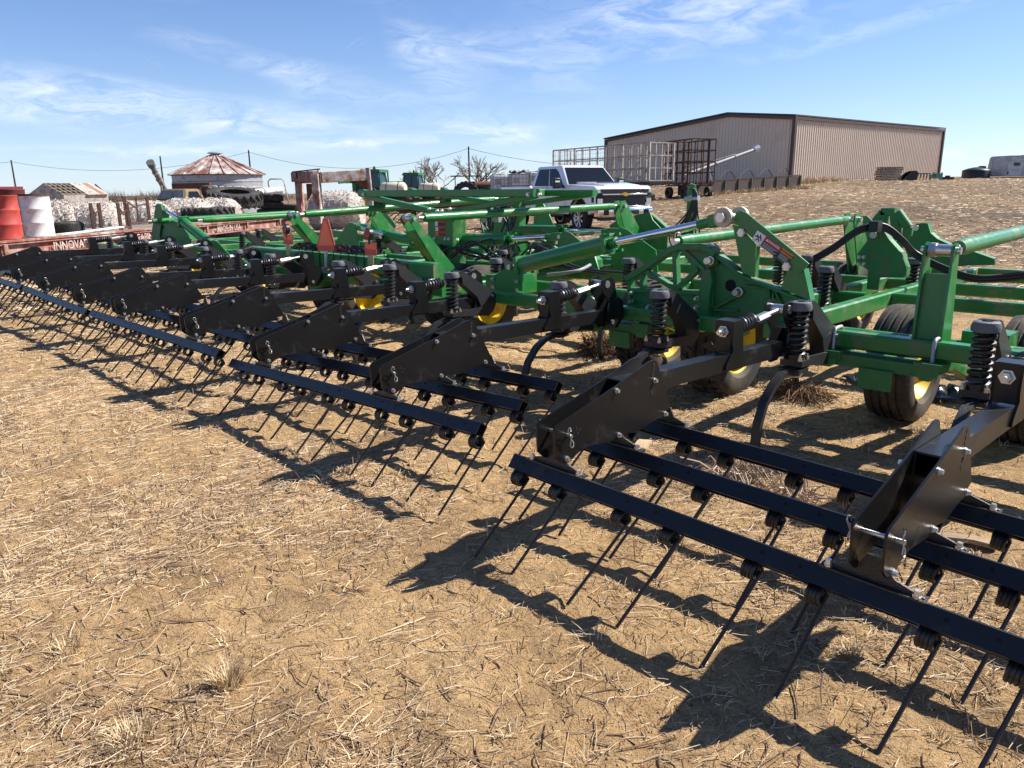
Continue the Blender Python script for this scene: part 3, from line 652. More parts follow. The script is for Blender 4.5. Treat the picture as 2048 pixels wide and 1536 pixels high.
# ---------- near lift tower with pin, and its fore-aft link tube
def round_link(a,b,r=.042,name='link_tube',endl=.22):
    a=Vector(a);b=Vector(b); d=(b-a).normalized(); mb=MB(); mb.cyl(a+d*endl,b-d*endl,r,n=18); mb.cyl(a+d*(endl-.10),a+d*(endl+.04),r*.9,r*1.07,n=18); mb.cyl(b-d*(endl+.04),b-d*(endl-.1),r*1.07,r*.9,n=18); o=cw(name,mb,GREEN,.6)
    sub('link_end',MB().cyl(a+d*.05,a+d*(endl-.06),.022,n=12),ZINC,o); sub('link_end',MB().cyl(b-d*.05,b-d*(endl-.06),.022,n=12),ZINC,o); return o
def tower(x,yb,zb,yt,zt,w=.145,dep=.13,pin=True,name='lift_tower'):
    mb=MB()
    for s in (-1,1):
        X=x+s*w/2; mb.plate([(X,yb-dep/2,zb),(X,yb+dep*.9,zb),(X,yt+.05,zt-.03),(X,yt+.03,zt+.03),(X,yt,zt+.045),(X,yt-.03,zt+.03),(X,yt-.05,zt-.02)],(.014,0,0))
    mb.plate([(x-w/2+.008,yb-.03,zb),(x+w/2-.008,yb-.03,zb),(x+w/2-.008,yt-.01,zt-.13),(x-w/2+.008,yt-.01,zt-.13)],(0,.012,0))
    o=cw(name,mb,GREEN)
    m2=MB(); m2.cyl((x-w/2-.03,yt,zt),(x+w/2+.03,yt,zt),.020,n=12); m2.cyl((x-w/2+.015,yt,zt),(x+w/2-.015,yt,zt),.034,n=16); m2.cyl((x-w/2+.015,yt,zt),(x-w/2+.05,yt,zt),.045,n=6); sub('tower_pin',m2,ZINC,o)
    return o
tower(-1.335,4.72,.66,4.72,1.195); round_link((-1.29,4.74,1.20),(-1.29,8.6,1.255),.046)
tower(-6.35,5.22,.72,4.80,1.285,.15,.16); round_link((-6.30,4.84,1.285),(-6.38,8.35,1.33),.045)
tower(-8.68,5.22,.72,4.78,1.29,.15,.16); round_link((-8.63,4.80,1.29),(-8.75,8.4,1.43),.045)
round_link((-11.1,4.55,1.185),(-11.1,7.6,1.235),.042); round_link((-12.8,4.45,1.14),(-12.8,7.2,1.21),.042)
round_link((-3.12,4.70,1.172),(-3.12,7.95,1.225),.042)
for x,y,z in ((-6.38,8.45,1.33),(-8.75,8.5,1.42),(-3.12,8.05,1.22),(-11.1,7.7,1.23)):
    mb=MB()
    for s in (-.05,.05): mb.plate([(x+s,y-.13,z-.06),(x+s,y-.13,z+.06),(x+s,y-.02,z+.07),(x+s,y+.42,z-.42),(x+s,y+.42,z-.60),(x+s,y+.12,z-.60)],(.014,0,0))
    o=cw('front_rocker',mb,GREEN); m2=MB(); m2.cyl((x-.09,y-.04,z),(x+.09,y-.04,z),.026,n=12); sub('rocker_pin',m2,ZINC,o)
# ---------- fold joint between inner and outer wing, plates in planes across the fold axis
def pxy(Y): return lambda u,v: onY(u,v,Y)
def z3(pts,Y): return [onY(1240+a/5.02,400+b/5.02,Y) for a,b in pts]
def strip3(mb,pts,w,Y,th):
    P=z3(pts,Y)
    for a,b in zip(P[:-1],P[1:]): mb.beam(a,b,th,w,ch=.004,up=Vector((0,1,0)).cross(b-a).normalized())
def hinge(Yc,name='hinge_casting',full=True):
    mb=MB(); 
    # inner-wing half: open web of ribs under an arched flange
    strip3(mb,[(80,790),(240,700),(420,570),(540,490),(620,470),(820,468),(930,500),(975,545)],.044,Yc,.085)
    for q in ([(110,770),(110,1060)],[(110,900),(820,930)],[(110,1060),(790,1085)],[(250,700),(560,890)],[(560,490),(575,900)],[(800,690),(580,890)],[(235,700),(235,900)],[(625,480),(860,700)]): strip3(mb,q,.034,Yc,.06)
    mb.plate(z3([(100,900),(820,925),(800,1085),(100,1055)],Yc),(0,.018,0))
    mb.plate(z3([(600,480),(820,475),(930,505),(985,560),(985,640),(900,680),(860,720),(830,800),(640,540)],Yc),(0,.022,0))
    mb.plate(z3([(850,700),(925,690),(945,800),(915,1000),(905,1310),(800,1340),(735,1350),(722,1130),(790,1090),(815,930)],Yc),(0,.06,0))
    o1=cw(name,mb,GREEN2)
    m2=MB()
    for c in ((915,606),(125,930),(125,1015),(780,985),(775,1078),(838,1165),(838,1300)):
        p=z3([c],Yc-.03)[0]; bolt(m2,p,(0,-1,0),.024 if c[0]==915 else .014,.03)
    sub('hinge_bolt',m2,ZINC,o1)
    mb=MB(); Y2=Yc+.05
    mb.plate(z3([(880,640),(905,560),(955,540),(1000,552),(1090,625),(1180,692),(1230,740),(1330,782),(1610,892),(1760,955),(1900,1012),(1945,1060),(1935,1160),(1720,1270),(1560,1200),(1560,1240),(1180,1215),(930,1250),(935,1060),(925,760)],Y2),(0,.035,0))
    strip3(mb,[(940,560),(1000,560),(1090,632),(1180,700),(1235,750),(1330,792),(1610,902),(1900,1022)],.020,Y2-.02,.10)
    strip3(mb,[(940,1090),(1190,960)],.018,Y2-.03,.03); strip3(mb,[(1250,860),(1500,890),(1510,1150)],.016,Y2-.03,.03); strip3(mb,[(1570,930),(1680,1170)],.016,Y2-.03,.03); strip3(mb,[(1540,940),(1540,1170),(1700,1180)],.016,Y2-.03,.03)
    strip3(mb,[(930,760),(935,1080),(960,1100),(1190,1110)],.018,Y2-.03,.03)
    o2=cw(name,mb,GREEN2); m2=MB()
    for c,r in (((915,606),.030),((1200,922),.028)): p=z3([c],Y2-.03)[0]; bolt(m2,p,(0,-1,0),r,.05)
    sub('hinge_pin',m2,ZINC,o2)
    m3=MB(); p=z3([(1110,858)],Y2-.0195)[0]; m3.cyl(p,p+V3(0,.004,0),.042,n=20); sub('lightening_hole',m3,HOLE,o2); return o1,o2
hinge(4.72)
# lift link above the joint
def lift_link(Yc):
    mb=MB()
    for s in (-.075,.075):
        mb.plate(z3([(1150,190),(1165,130),(1220,105),(1275,130),(1900,640),(1860,690),(1800,735),(1690,680),(1200,270)],Yc+s),(0,.014,0))
    for s in (-.052,.052):
        mb.plate(z3([(1135,240),(1215,270),(1370,440),(1350,775),(1230,735)],Yc+s),(0,.014,0)); mb.plate(z3([(1690,690),(1850,690),(1920,1010),(1620,890)],Yc+s),(0,.014,0))
    mb.plate(z3([(1355,470),(1372,470),(1352,778),(1335,778)],Yc),(0,.10,0)); mb.plate(z3([(1845,690),(1862,690),(1925,1008),(1905,1008)],Yc),(0,.10,0))
    o=cw('lift_link',mb,GREEN); c=z3([(1122,170)],Yc)[0]
    for s in (-1,1): sub('roller_washer',MB().cyl(c+V3(0,s*.095,0),c+V3(0,s*.125,0),.066,n=24),mat('washer_tan',(.50,.42,.34),.55,.3,.1,8),o)
    for q,r in (((1122,170),.026),((1285,322),.022),((1738,658),.022)):
        m3=MB(); c=z3([q],Yc)[0]; m3.cyl(c+V3(0,-.15 if r>.024 else -.105,0),c+V3(0,.15 if r>.024 else .105,0),r,n=10); m3.cyl(c+V3(0,-.16 if r>.024 else -.098,0),c+V3(0,-.125 if r>.024 else -.085,0),r*1.35,n=6); sub('link_pin',m3,ZINC,o)
    return o
LIFT=lift_link(4.78)
def hyd(a,b,c,rb=.068,rr=.029,up=None):
    # barrel a->b, rod b->c
    a,b,c=Vector(a),Vector(b),Vector(c); d=(b-a).normalized(); mb=MB(); mb.cyl(a,b,rb,n=24)
    o=cw('hydraulic_cylinder',mb,GREEN,.6); m2=MB(); x=d.cross(V3(0,1,0)).normalized()
    y=d.cross(x)
    sub('end_cap',MB().beam(a,a+d*.04,rb*2.25,rb*2.25,ch=.012,up=x),GREEN,o); m2.beam(b-d*.04,b,rb*2.25,rb*2.25,ch=.012,up=x)
    for sx in (-1,1):
        for sy in (-1,1): m2.cyl(b-d*.005+x*(sx*rb*.88)+y*(sy*rb*.88),b+d*.055+x*(sx*rb*.88)+y*(sy*rb*.88),.014,n=6)
    m2.cyl(b-d*.005,b+d*.06,rb*.6,n=16); sub('rod_clevis',MB().beam(c-d*.16,c-d*.02,.085,.09,ch=.01,up=x).cyl(c-d*.26,c-d*.15,.036,n=12),GREEN,o); sub('base_clevis',MB().beam(a-d*.10,a+d*.005,.08,.08,ch=.01,up=x),GREEN,o)
    sub('cylinder_gland',m2,GREEN,o); m3=MB(); m3.cyl(b+d*.05,c-d*.2,rr,n=16); sub('piston_rod',m3,CHROME,o,.9); 
    sub('clevis_pin',MB().cyl(a-d*.06+V3(0,-.09,0),a-d*.06+V3(0,.09,0),.024,n=10),ZINC,o); sub('clevis_pin',MB().cyl(c+V3(0,-.09,0),c+V3(0,.09,0),.022,n=10),ZINC,o); return o
hyd(onY(1040,531,4.78),onY(1222,487,4.78),onY(1463,434,4.78),.072,.030)
mb=MB(); Yk=4.80
for s in (-.07,.07): mb.plate([onY(u,v,Yk+s) for u,v in ((985,552),(1000,545),(1030,520),(1045,520),(1046,582),(985,575))],(0,.014,0))
mb.box(onY(1015,567,Yk+.1)+V3(0,.05,0),(.32,.36,.17)); o=cw('cylinder_mount',mb,GREEN); m2=MB()
for u,v in ((987,558),(1035,563),(987,573),(1035,579),(1031,530)): bolt(m2,onY(u,v,Yk-.085),(0,-1,0),.014,.02)
sub('mount_bolt',m2,ZINC,o)
# second cylinder, mid frame
hyd(onY(921,480,6.3),onY(1018,478,6.3),onY(1128,473,6.3),.075,.030)
mb=MB()
for s in (-.09,.09): mb.plate([onY(u,v,6.32+s) for u,v in ((1116,480),(1122,466),(1132,462),(1142,466),(1188,505),(1200,545),(1118,545))],(0,.016,0))
mb.plate([onY(u,v,6.32) for u,v in ((1150,480),(1195,520),(1195,535),(1150,500))],(0,.18,0)); cw('fold_plate',mb,GREEN)
mb=MB()
for s in (-.09,.09): mb.plate([onY(u,v,7.3+s) for u,v in ((1225,470),(1232,458),(1244,455),(1256,460),(1312,500),(1316,545),(1222,545))],(0,.016,0))
cw('fold_plate',mb,GREEN)
hyd(onY(1030,460,7.3),onY(1125,462,7.3),onY(1240,464,7.3),.07,.028)
# far fold cylinder (left wing) with its link and casting
hyd(onY(428,493,4.78),onY(366,443,4.78),onY(317,411,4.78),.075,.030)
mb=MB()
for s in (-.07,.07): mb.plate([onY(u,v,4.78+s) for u,v in ((405,505),(418,484),(428,480),(436,484),(462,512),(462,522),(405,520))],(0,.016,0))
cw('cylinder_mount',mb,GREEN)
mb=MB()
for s in (-.07,.07):
    mb.plate([onY(u,v,4.8+s) for u,v in ((312,410),(322,408),(326,420),(320,470),(322,505),(306,512),(303,470),(308,440))],(0,.016,0))
    mb.plate([onY(u,v,4.83+s) for u,v in ((330,450),(345,441),(358,446),(382,478),(378,520),(322,518),(318,480))],(0,.016,0))
mb.plate([onY(u,v,4.83) for u,v in ((330,449),(345,440),(358,445),(383,478),(372,480),(350,455),(338,452))],(0,.16,0))
mb.plate([onY(u,v,4.8) for u,v in ((326,420),(321,470),(323,505),(330,505),(328,470),(330,425))],(0,.14,0)); cw('hinge_casting',mb,GREEN2)
# front fold joints on the near wing (same castings further forward, in simpler form)
for Yc,pts,pin,lk in [(6.95,[[(1738,478),(1742,462),(1754,458),(1768,461),(1780,480),(1803,506),(1814,535),(1812,552),(1760,552),(1756,580),(1734,578),(1737,540),(1716,526),(1716,507)]],(1755,469),0),(8.75,[[(1826,470),(1829,455),(1835,448),(1856,447),(1862,466),(1876,478),(1903,490),(1945,502),(1990,518),(1990,530),(1936,531),(1900,535),(1822,530),(1808,490)]],(1838,455),1)]:
    mb=MB()
    for s in (-.06,.06): mb.plate([onY(u,v,Yc+s) for u,v in pts[0]],(0,.022,0))
    strip=[onY(u,v,Yc) for u,v in pts[0]]
    for a,b in zip(strip[2:8],strip[3:9]): mb.beam(a,b,.13,.016,ch=.003,up=Vector((0,1,0)).cross(b-a).normalized())
    o=cw('hinge_casting',mb,GREEN2); m2=MB(); p=onY(*pin,Yc); m2.cyl(p+V3(0,-.10,0),p+V3(0,.10,0),.030,n=12)
    for q in ((1719,514),(1728,514),(1718,528),(1728,528)):
        if not lk: bolt(m2,onY(*q,Yc-.075),(0,-1,0),.014,.02)
    sub('hinge_pin',m2,ZINC,o)
mb=MB(); Yc=9.3
for a,b in (((1764,424),(1792,424)),((1768,424),(1738,460)),((1768,426),(1766,470)),((1790,426),(1795,480)),((1795,424),(1817,455)),((1817,455),(1814,486)),((1738,460),(1735,500)),((1814,486),(1795,490))): mb.beam(onY(*a,Yc),onY(*b,Yc),.10,.09)
cw('front_gusset',mb,GREEN2)
mb=MB()
for s in (-.05,.05): mb.plate([onY(u,v,8.6+s) for u,v in ((1690,445),(1705,432),(1735,432),(1748,445),(1740,470),(1712,478))],(0,.016,0))
o=cw('front_rocker',mb,GREEN)
# front gusset near the pickup
mb=MB()
for s in (-.08,.08): mb.plate([onY(u,v,9.0+s) for u,v in ((1262,437),(1272,430),(1300,424),(1306,440),(1335,470),(1335,500),(1262,500),(1250,470))],(0,.018,0))
mb.beam(onY(1262,432,9),onY(1225,455,9),.12,.08); mb.beam(onY(1300,430,9),onY(1345,470,9),.10,.08); cw('front_gusset',mb,GREEN2)
# warning decals on the lift link
DW=mat('decal_white',(.75,.75,.73),.45,0,.02); DR=mat('decal_red',(.50,.03,.03),.45,0,.02); DO=mat('decal_orange',(.75,.26,.03),.45,0,.02); DK=mat('decal_black',(.02,.015,.015),.45,0,.02); DY=mat('decal_yellow',(.75,.55,.03),.45,0,.02)
def decal(par,quad,mtl,off,name='decal'):
    mb=MB(); mb.plate([Vector(p)+off for p in quad],off.normalized()*.0015); return sub(name,mb,mtl,par)
def dquad(c,ex,ey,x0,x1,y0,y1): return [c+ex*x0+ey*y0,c+ex*x1+ey*y0,c+ex*x1+ey*y1,c+ex*x0+ey*y1]
def text_on(par,txt,size,c,ex,ey,mtl,nrm,bold=0.):
    me=text_mesh(txt,size,.0004,bold=bold); me.materials.append(mtl); mw_=basis(Vector(c),Vector(ex).normalized(),Vector(ey).normalized(),Vector(nrm).normalized())
    me.transform(mw_); o=link('lettering',me,None,par); return o
def warn_panel(par,A,B,h,nrm,off):
    # label strip from A to B (left end to right end), height h
    ex=(B-A); L=ex.length; ex.normalize(); ey=nrm.cross(ex).normalized(); O=A+nrm*off
    def q(x0,x1,y0,y1,m,e): decal(par,dquad(O,ex,ey,x0*L,x1*L,y0*h,y1*h),m,nrm*e)
    q(0,.24,-.5,.5,DW,.001); q(.24,.70,.08,.5,DR,.001); q(.24,.70,-.5,.08,DK,.001); q(.70,1,.12,.5,DO,.001); q(.70,1,-.5,.12,DK,.001)
    fig=MB()
    for a,b in (((.05,.2),(.12,-.05)),((.12,-.05),(.08,-.32)),((.12,-.05),(.17,-.25)),((.09,.1),(.18,.12)),((.12,.35),(.20,-.1)),((.02,-.02),(.1,.08))):
        fig.beam(O+ex*a[0]*L+ey*a[1]*h+nrm*.0025,O+ex*b[0]*L+ey*b[1]*h+nrm*.0025,.0012,h*.09,ch=0,up=ex.cross(ey).cross(ex*(b[0]-a[0])*L+ey*(b[1]-a[1])*h).normalized())
    sub('pictogram',fig,DK,par)
    text_on(par,'\u25B2DANGER',h*.30,O+ex*.47*L+ey*.28*h+nrm*.0026,ex,ey,DW,nrm,.0004); text_on(par,'\u25B2WARNING',h*.24,O+ex*.85*L+ey*.30*h+nrm*.0026,ex,ey,DK,nrm,.0004)
    ln=MB()
    for k in range(5):
        y=-.02-.095*k; ln.plate(dquad(O+nrm*.0026,ex,ey,.265*L,(.66-.05*(k%3))*L,y*h-.013*h,y*h+.013*h),nrm*.0004)
        ln.plate(dquad(O+nrm*.0026,ex,ey,.72*L,(.97-.04*(k%2))*L,(y+.02)*h-.013*h,(y+.02)*h+.013*h),nrm*.0004)
    sub('print_lines',ln,DW,par)
A=z3([(1352,352)],4.78-.083)[0]; B=z3([(1712,606)],4.78-.083)[0]
warn_panel(LIFT,A,B,.074,V3(0,-1,0),.001)
# ---------- transport rest stand in the middle
def stand():
    Y1,Y2=6.1,7.3; mb=MB()
    mb.plate([onY(u,v,Y1) for u,v in ((856,418),(907,418),(907,560),(860,560))],(0,.02,0)); mb.plate([onY(u,v,Y1)+V3(.0,.10,0) for u,v in ((900,418),(907,418),(907,560),(900,560))],(0,.20,0))
    o=cw('rest_post',mb,GREEN); mb=MB()
    mb.plate([onY(u,v,Y2) for u,v in ((1020,405),(1045,405),(1045,560),(1020,560))],(0,.12,0)); mb.plate([onY(u,v,Y2) for u,v in ((975,408),(1016,408),(1016,470),(975,470))],(0,.02,0))
    cw('rest_post',mb,GREEN)
    for a,b,Y,h in (((722,387),(1072,386),Y1,.085),((735,393),(872,424),Y1+.05,.07),((905,424),(1075,391),Y1+.05,.07),((900,386),(1190,386),Y2,.075),((880,390),(1015,410),Y2+.05,.06),((1030,410),(1185,389),Y2+.05,.06)):
        m2=MB(); m2.beam(onY(*a,Y),onY(*b,Y),.09,h); cw('rest_beam',m2,GREEN)
    for a,b in (((722,385),(740,388)),((1070,386),(1085,385))):
        m2=MB(); m2.beam(onY(*a,Y1),onY(*b,Y2+.3 if a[0]>900 else Y1+.3),.10,.09); cw('rest_beam',m2,GREEN)
    m3=MB()
    for u,v in ((859,418),(875,422),(884,422),(900,418),(862,477),(870,477),(892,478),(899,478),(915,480)): bolt(m3,onY(u,v,Y1-.06 if v<440 else Y1-.012),(0,-1,0),.020,.02)
    for u in (728,1057,1080): bolt(m3,onY(u,389,Y1-.046),(0,-1,0),.020,.02)
    sub('post_bolt',m3,ZINC,o)
    for k,(u0,u1,v0,v1) in enumerate(((871,892,441,453),(872,892,453,463),(872,892,463,472))):
        q=[onY(u,v,Y1) for u,v in ((u0,v1),(u1,v1),(u1,v0),(u0,v0))]; decal(o,q,DR,V3(0,-.012,0))
        q=[onY(u,v,Y1) for u,v in ((u0+.8,v1-1),(u0+6,v1-1),(u0+6,v0+1),(u0+.8,v0+1))]; decal(o,q,DW if k<2 else DO,V3(0,-.0145,0))
        q=[onY(u,v,Y1) for u,v in ((u0+8,v1-1.5),(u1-1,v1-1.5),(u1-1,v0+4.5),(u0+8,v0+4.5))]; decal(o,q,DK,V3(0,-.0145,0))
stand()
# ---------- slow-vehicle triangle, lamps and reflectors on the centre beam
SMV=mat('fluorescent_orange',(1.,.19,.065),.5,0,.02); SMVR=mat('reflector_red',(.62,.07,.04),.4,0,.05); ALU=mat('aluminium_post',(.55,.56,.56),.4,.8,.1)
Ys=4.60
t3=[onY(u,v,Ys) for u,v in ((646,437),(656,437),(670,489),(668,502),(637,502),(634,489))]
mb=MB(); mb.plate(t3,(0,.004,0)); SIGN=cw('slow_vehicle_sign',mb,SMVR); SIGN['label']='orange and red slow vehicle triangle'
decal(SIGN,[onY(u,v,Ys) for u,v in ((648.5,441),(653,441),(667,491),(637,491))],SMV,V3(0,-.004,0),'orange_triangle')
m2=MB(); m2.plate([onY(u,v,Ys+.01) for u,v in ((649,495),(654,495),(654.5,535),(649.5,535))],(0,.012,0)); sub('sign_post',m2,ALU,SIGN)
for (u0,u1,v0,v1,lu,lv) in ((567,586,469,489,571,458),(730,753,486,510,736,468)):
    mb=MB(); mb.plate([onY(u,v,Ys) for u,v in ((u0,v0),(u1,v0),(u1,v1),(u0,v1))],(0,.004,0)); o=cw('reflector_plate',mb,SMVR); m=(v0+v1)/2
    decal(o,[onY(u,v,Ys) for u,v in ((u0+.5,v0+.5),(u1-.5,v0+.5),(u1-.5,m+2),(u0+.5,m-2))],SMV,V3(0,-.004,0),'orange_panel')
    m2=MB(); m2.plate([onY(u,v,Ys+.01) for u,v in ((u0+6,v1-3),(u1-6,v1-3),(u1-6,v1+22),(u0+6,v1+22))],(0,.012,0)); sub('plate_post',m2,mat('zinc_yellow',(.42,.38,.20),.45,.5,.1),o)
    c=onY(lu,lv,Ys-.01); m3=MB(); m3.cyl(c+V3(0,.03,0),c+V3(0,-.012,0),.062,n=20); l=cw('warning_lamp',m3,PLASTIC); m4=MB(); m4.lathe([(0,.002),(-.012,.03),(-.004,.052),(.004,.052)],c+V3(0,-.014,0),'Y',20,False); sub('lamp_lens',m4,mat('amber_lens',(.34,.075,.04),.25,0,.1),l)
    m5=MB(); m5.cyl(c+V3(0,.01,-.05),c+V3(0,.01,-.11),.012,n=8); sub('lamp_stem',m5,PLASTIC,l)
# leaping-deer badge on the centre beam
c=onY(812,537,4.78-.0755); mb=MB(); mb.plate([c+V3(x,0,z) for x,z in ((-.045,-.05),(-.05,0),(-.045,.05),(.045,.05),(.05,0),(.045,-.05))],(0,.002,0)); o=sub('badge',MB().add([Vector(v)+ROOT*0 for v in mb.v],mb.f),DK,CB)
m2=MB(); m2.plate([c+V3(x,-.002,z) for x,z in ((-.028,-.03),(-.018,-.032),(-.006,-.012),(.012,-.016),(.022,-.034),(.028,-.03),(.022,-.008),(.020,.006),(.008,.008),(-.008,.010),(-.016,.030),(-.010,.036),(-.026,.034),(-.024,.022),(-.02,.002),(-.016,-.01))],(0,.001,0)); sub('badge_figure',m2,DY,CB)
# strapped hose bundle on the centre beam
mb=MB()
for k in range(9):
    pts=[]
    for i in range(26):
        x=-8.55+1.75*i/25; pts.append((x,4.74+.06*math.sin(i*.9+k*2)+.012*(k-4),.885+.035*abs(math.sin(i*1.3+k*1.7))+.006*k))
    mb.path(pts,.011,5)
HB=cw('hose_bundle',mb,HOSE,.9); mb=MB()
for i in range(11): x=-8.45+.155*i; mb.path([(x,4.70,.70),(x,4.695,.85),(x+.01,4.71,.92),(x,4.78,.94),(x,4.86,.90),(x,4.86,.85)],.006,5)
sub('bundle_strap',mb,HOSE,HB)
# hoses: near arch over the front hinge and loops round the manifold
def hose(pts,r=.014,n=8,sub_=6,name='hydraulic_hose',m=None):
    P=[Vector(p) for p in pts]; out=[]
    for i in range(len(P)-1):
        p0=P[max(i-1,0)];p1=P[i];p2=P[i+1];p3=P[min(i+2,len(P)-1)]
        for k in range(sub_):
            t=k/sub_; out.append(.5*((2*p1)+(p2-p0)*t+(2*p0-5*p1+4*p2-p3)*t*t+(3*p1-p0-3*p2+p3)*t**3))
    out.append(P[-1]); mb=MB(); mb.path(out,r,n); return cw(name,mb,m or HOSE,.9)
for k in range(3):
    o=.022*k; hose([onY(1625,525,6.4)+V3(0,0,o),onY(1668,500,6.5)+V3(0,0,o),onY(1715,467,6.6)+V3(0,0,o),onY(1748,459,6.7)+V3(0,0,o),onY(1775,463,6.8)+V3(0,0,o),onY(1808,490,6.9)+V3(0,0,o),onY(1832,515,7)+V3(0,0,o),onY(1880,540,7.0)+V3(0,0,o),onY(1940,561,7.0)+V3(0,0,o),onY(1995,562,7.1)+V3(0,0,o),onY(2060,555,7.2)+V3(0,0,o)],.013)
mb=MB(); mb.box(onY(1751,453,6.68),(.075,.10,.09)); cw('hose_clamp',mb,PLASTIC)
for k in range(8):
    c=onY(985+random.uniform(-18,18),440,6.5+random.uniform(-.2,.5)); hose([c+V3(random.uniform(-.25,.25),random.uniform(-.2,.2),-.35),c+V3(random.uniform(-.2,.0),.0,.0),c+V3(random.uniform(-.1,.1),.05,.16),c+V3(random.uniform(.1,.3),.1,.02),c+V3(random.uniform(.1,.5),random.uniform(-.2,.2),-.38)],.012)
for k in range(10):
    x=-6.9+random.uniform(-.4,1.4); hose([(x,5.6+random.uniform(-.2,.6),.80),(x+.3,5.7+random.uniform(-.2,.5),.92+random.uniform(-.05,.08)),(x+.7,5.9,.78),(x+1.3,6.1+random.uniform(-.2,.2),.74)],.013)
hose([onY(1095,550,5.0),onY(1130,546,5.0),onY(1160,540,5.1),onY(1180,530,5.3)],.016,m=mat('grey_hose',(.25,.25,.24),.5))
mb=MB()
for u,v in ((985,432),(972,437),(996,436)): p=onY(u,v,6.6); mb.box(p,(.10,.08,.10)); mb.cyl(p,p+V3(.05,-.06,.10),.02,n=8)
cw('hydraulic_manifold',mb,GALV)
# hitch mast with hoses at the front
Ym=10.6; p0=onY(1387,478,Ym); p1=onY(1384,376,Ym); mb=MB(); mb.beam(V3(p1.x,Ym,.45),V3(p1.x,Ym,p1.z),.10,.13); mb.beam(V3(p1.x,Ym,p1.z-.02),V3(p1.x+.02,Ym,p1.z+.06),.07,.09); o=cw('hose_mast',mb,GREEN)
m2=MB(); c=onY(1388,398,Ym); m2.cyl(c+V3(-.10,-.09,0),c+V3(.14,-.09,.01),.048,n=14); sub('mast_cylinder',m2,GALV,o)
for k in range(12):
    sx=random.uniform(-.38,.38); c=V3(p1.x,Ym-.08,p1.z)
    hose([c+V3(.02,0,-.02),c+V3(.12+sx*.1,-.03,-.06),c+V3(.12+sx*.3,-.05,-.35),c+V3(sx,-.06,-.72),c+V3(sx*.6,.0,-.98),c+V3(-sx*.3,.05,-.80),c+V3(-.05,.02,-.45)],.012)
tube((-6.9,9.25,.60),(p1.x-.05,10.9,.55),.14,.18,'hitch_tongue'); tube((-7.9,9.25,.60),(p1.x-.12,10.9,.55),.12,.16,'hitch_tongue')
# extra green gear seen through the middle of the frame
for Yg,pts in [(5.9,((660,500),(697,446),(704,446),(712,455),(720,500),(718,512),(662,512))),(8.3,((745,430),(760,426),(775,428),(792,450),(780,480),(740,470))),(8.6,((1068,440),(1072,410),(1085,405),(1096,422),(1108,450),(1108,475),(1068,475)))]:
    mb=MB()
    for s in (-.07,.07): mb.plate([onY(u,v,Yg+s) for u,v in pts],(0,.016,0))
    o=cw('fold_plate',mb,GREEN)
hyd(onY(830,482,6.9),onY(775,470,6.9),onY(705,452,6.9),.07,.028)
mb=MB(); mb.cyl(onY(700,452,9),onY(740,456,9),.08,n=14); mb.beam(onY(650,462,9),onY(770,480,9),.1,.1); cw('front_gusset',mb,GREEN)
for x in (-7.4,-8.2,-6.9): mb=MB(); mb.beam((x,7.5,.66),(x+.1,7.5,1.02),.10,.10); mb.beam((x+.1,7.5,1.0),(x+.5,7.9,.66),.08,.08); cw('frame_gusset',mb,GREEN)

for o_ in list(CULT.children_recursive):
    b_=o_.name.split('.')[0]
    if b_ in ('bolt_hole','tine_clip','adjust_hole','clamp_bolt','hinge_bolt','post_bolt','mount_bolt','print_lines','pictogram','bundle_strap','hose_bundle'): o_['kind']='stuff'
# ================================================================ background
def PF(u,v,f):
    d=ray(u,v); t=f/d.dot(FH); return CAM+d*t
def base_at(u,f,v=390):
    p=PF(u,v,f); p.z=gz(p); return p
def bevel(o,w=.03,s=2):
    m=o.modifiers.new('bevel','BEVEL'); m.width=w; m.segments=s; m.limit_method='ANGLE'; m.angle_limit=.6; return o
RZ_CAM=YAW   # rotation that makes local +Y point away from the camera, local +X to the right
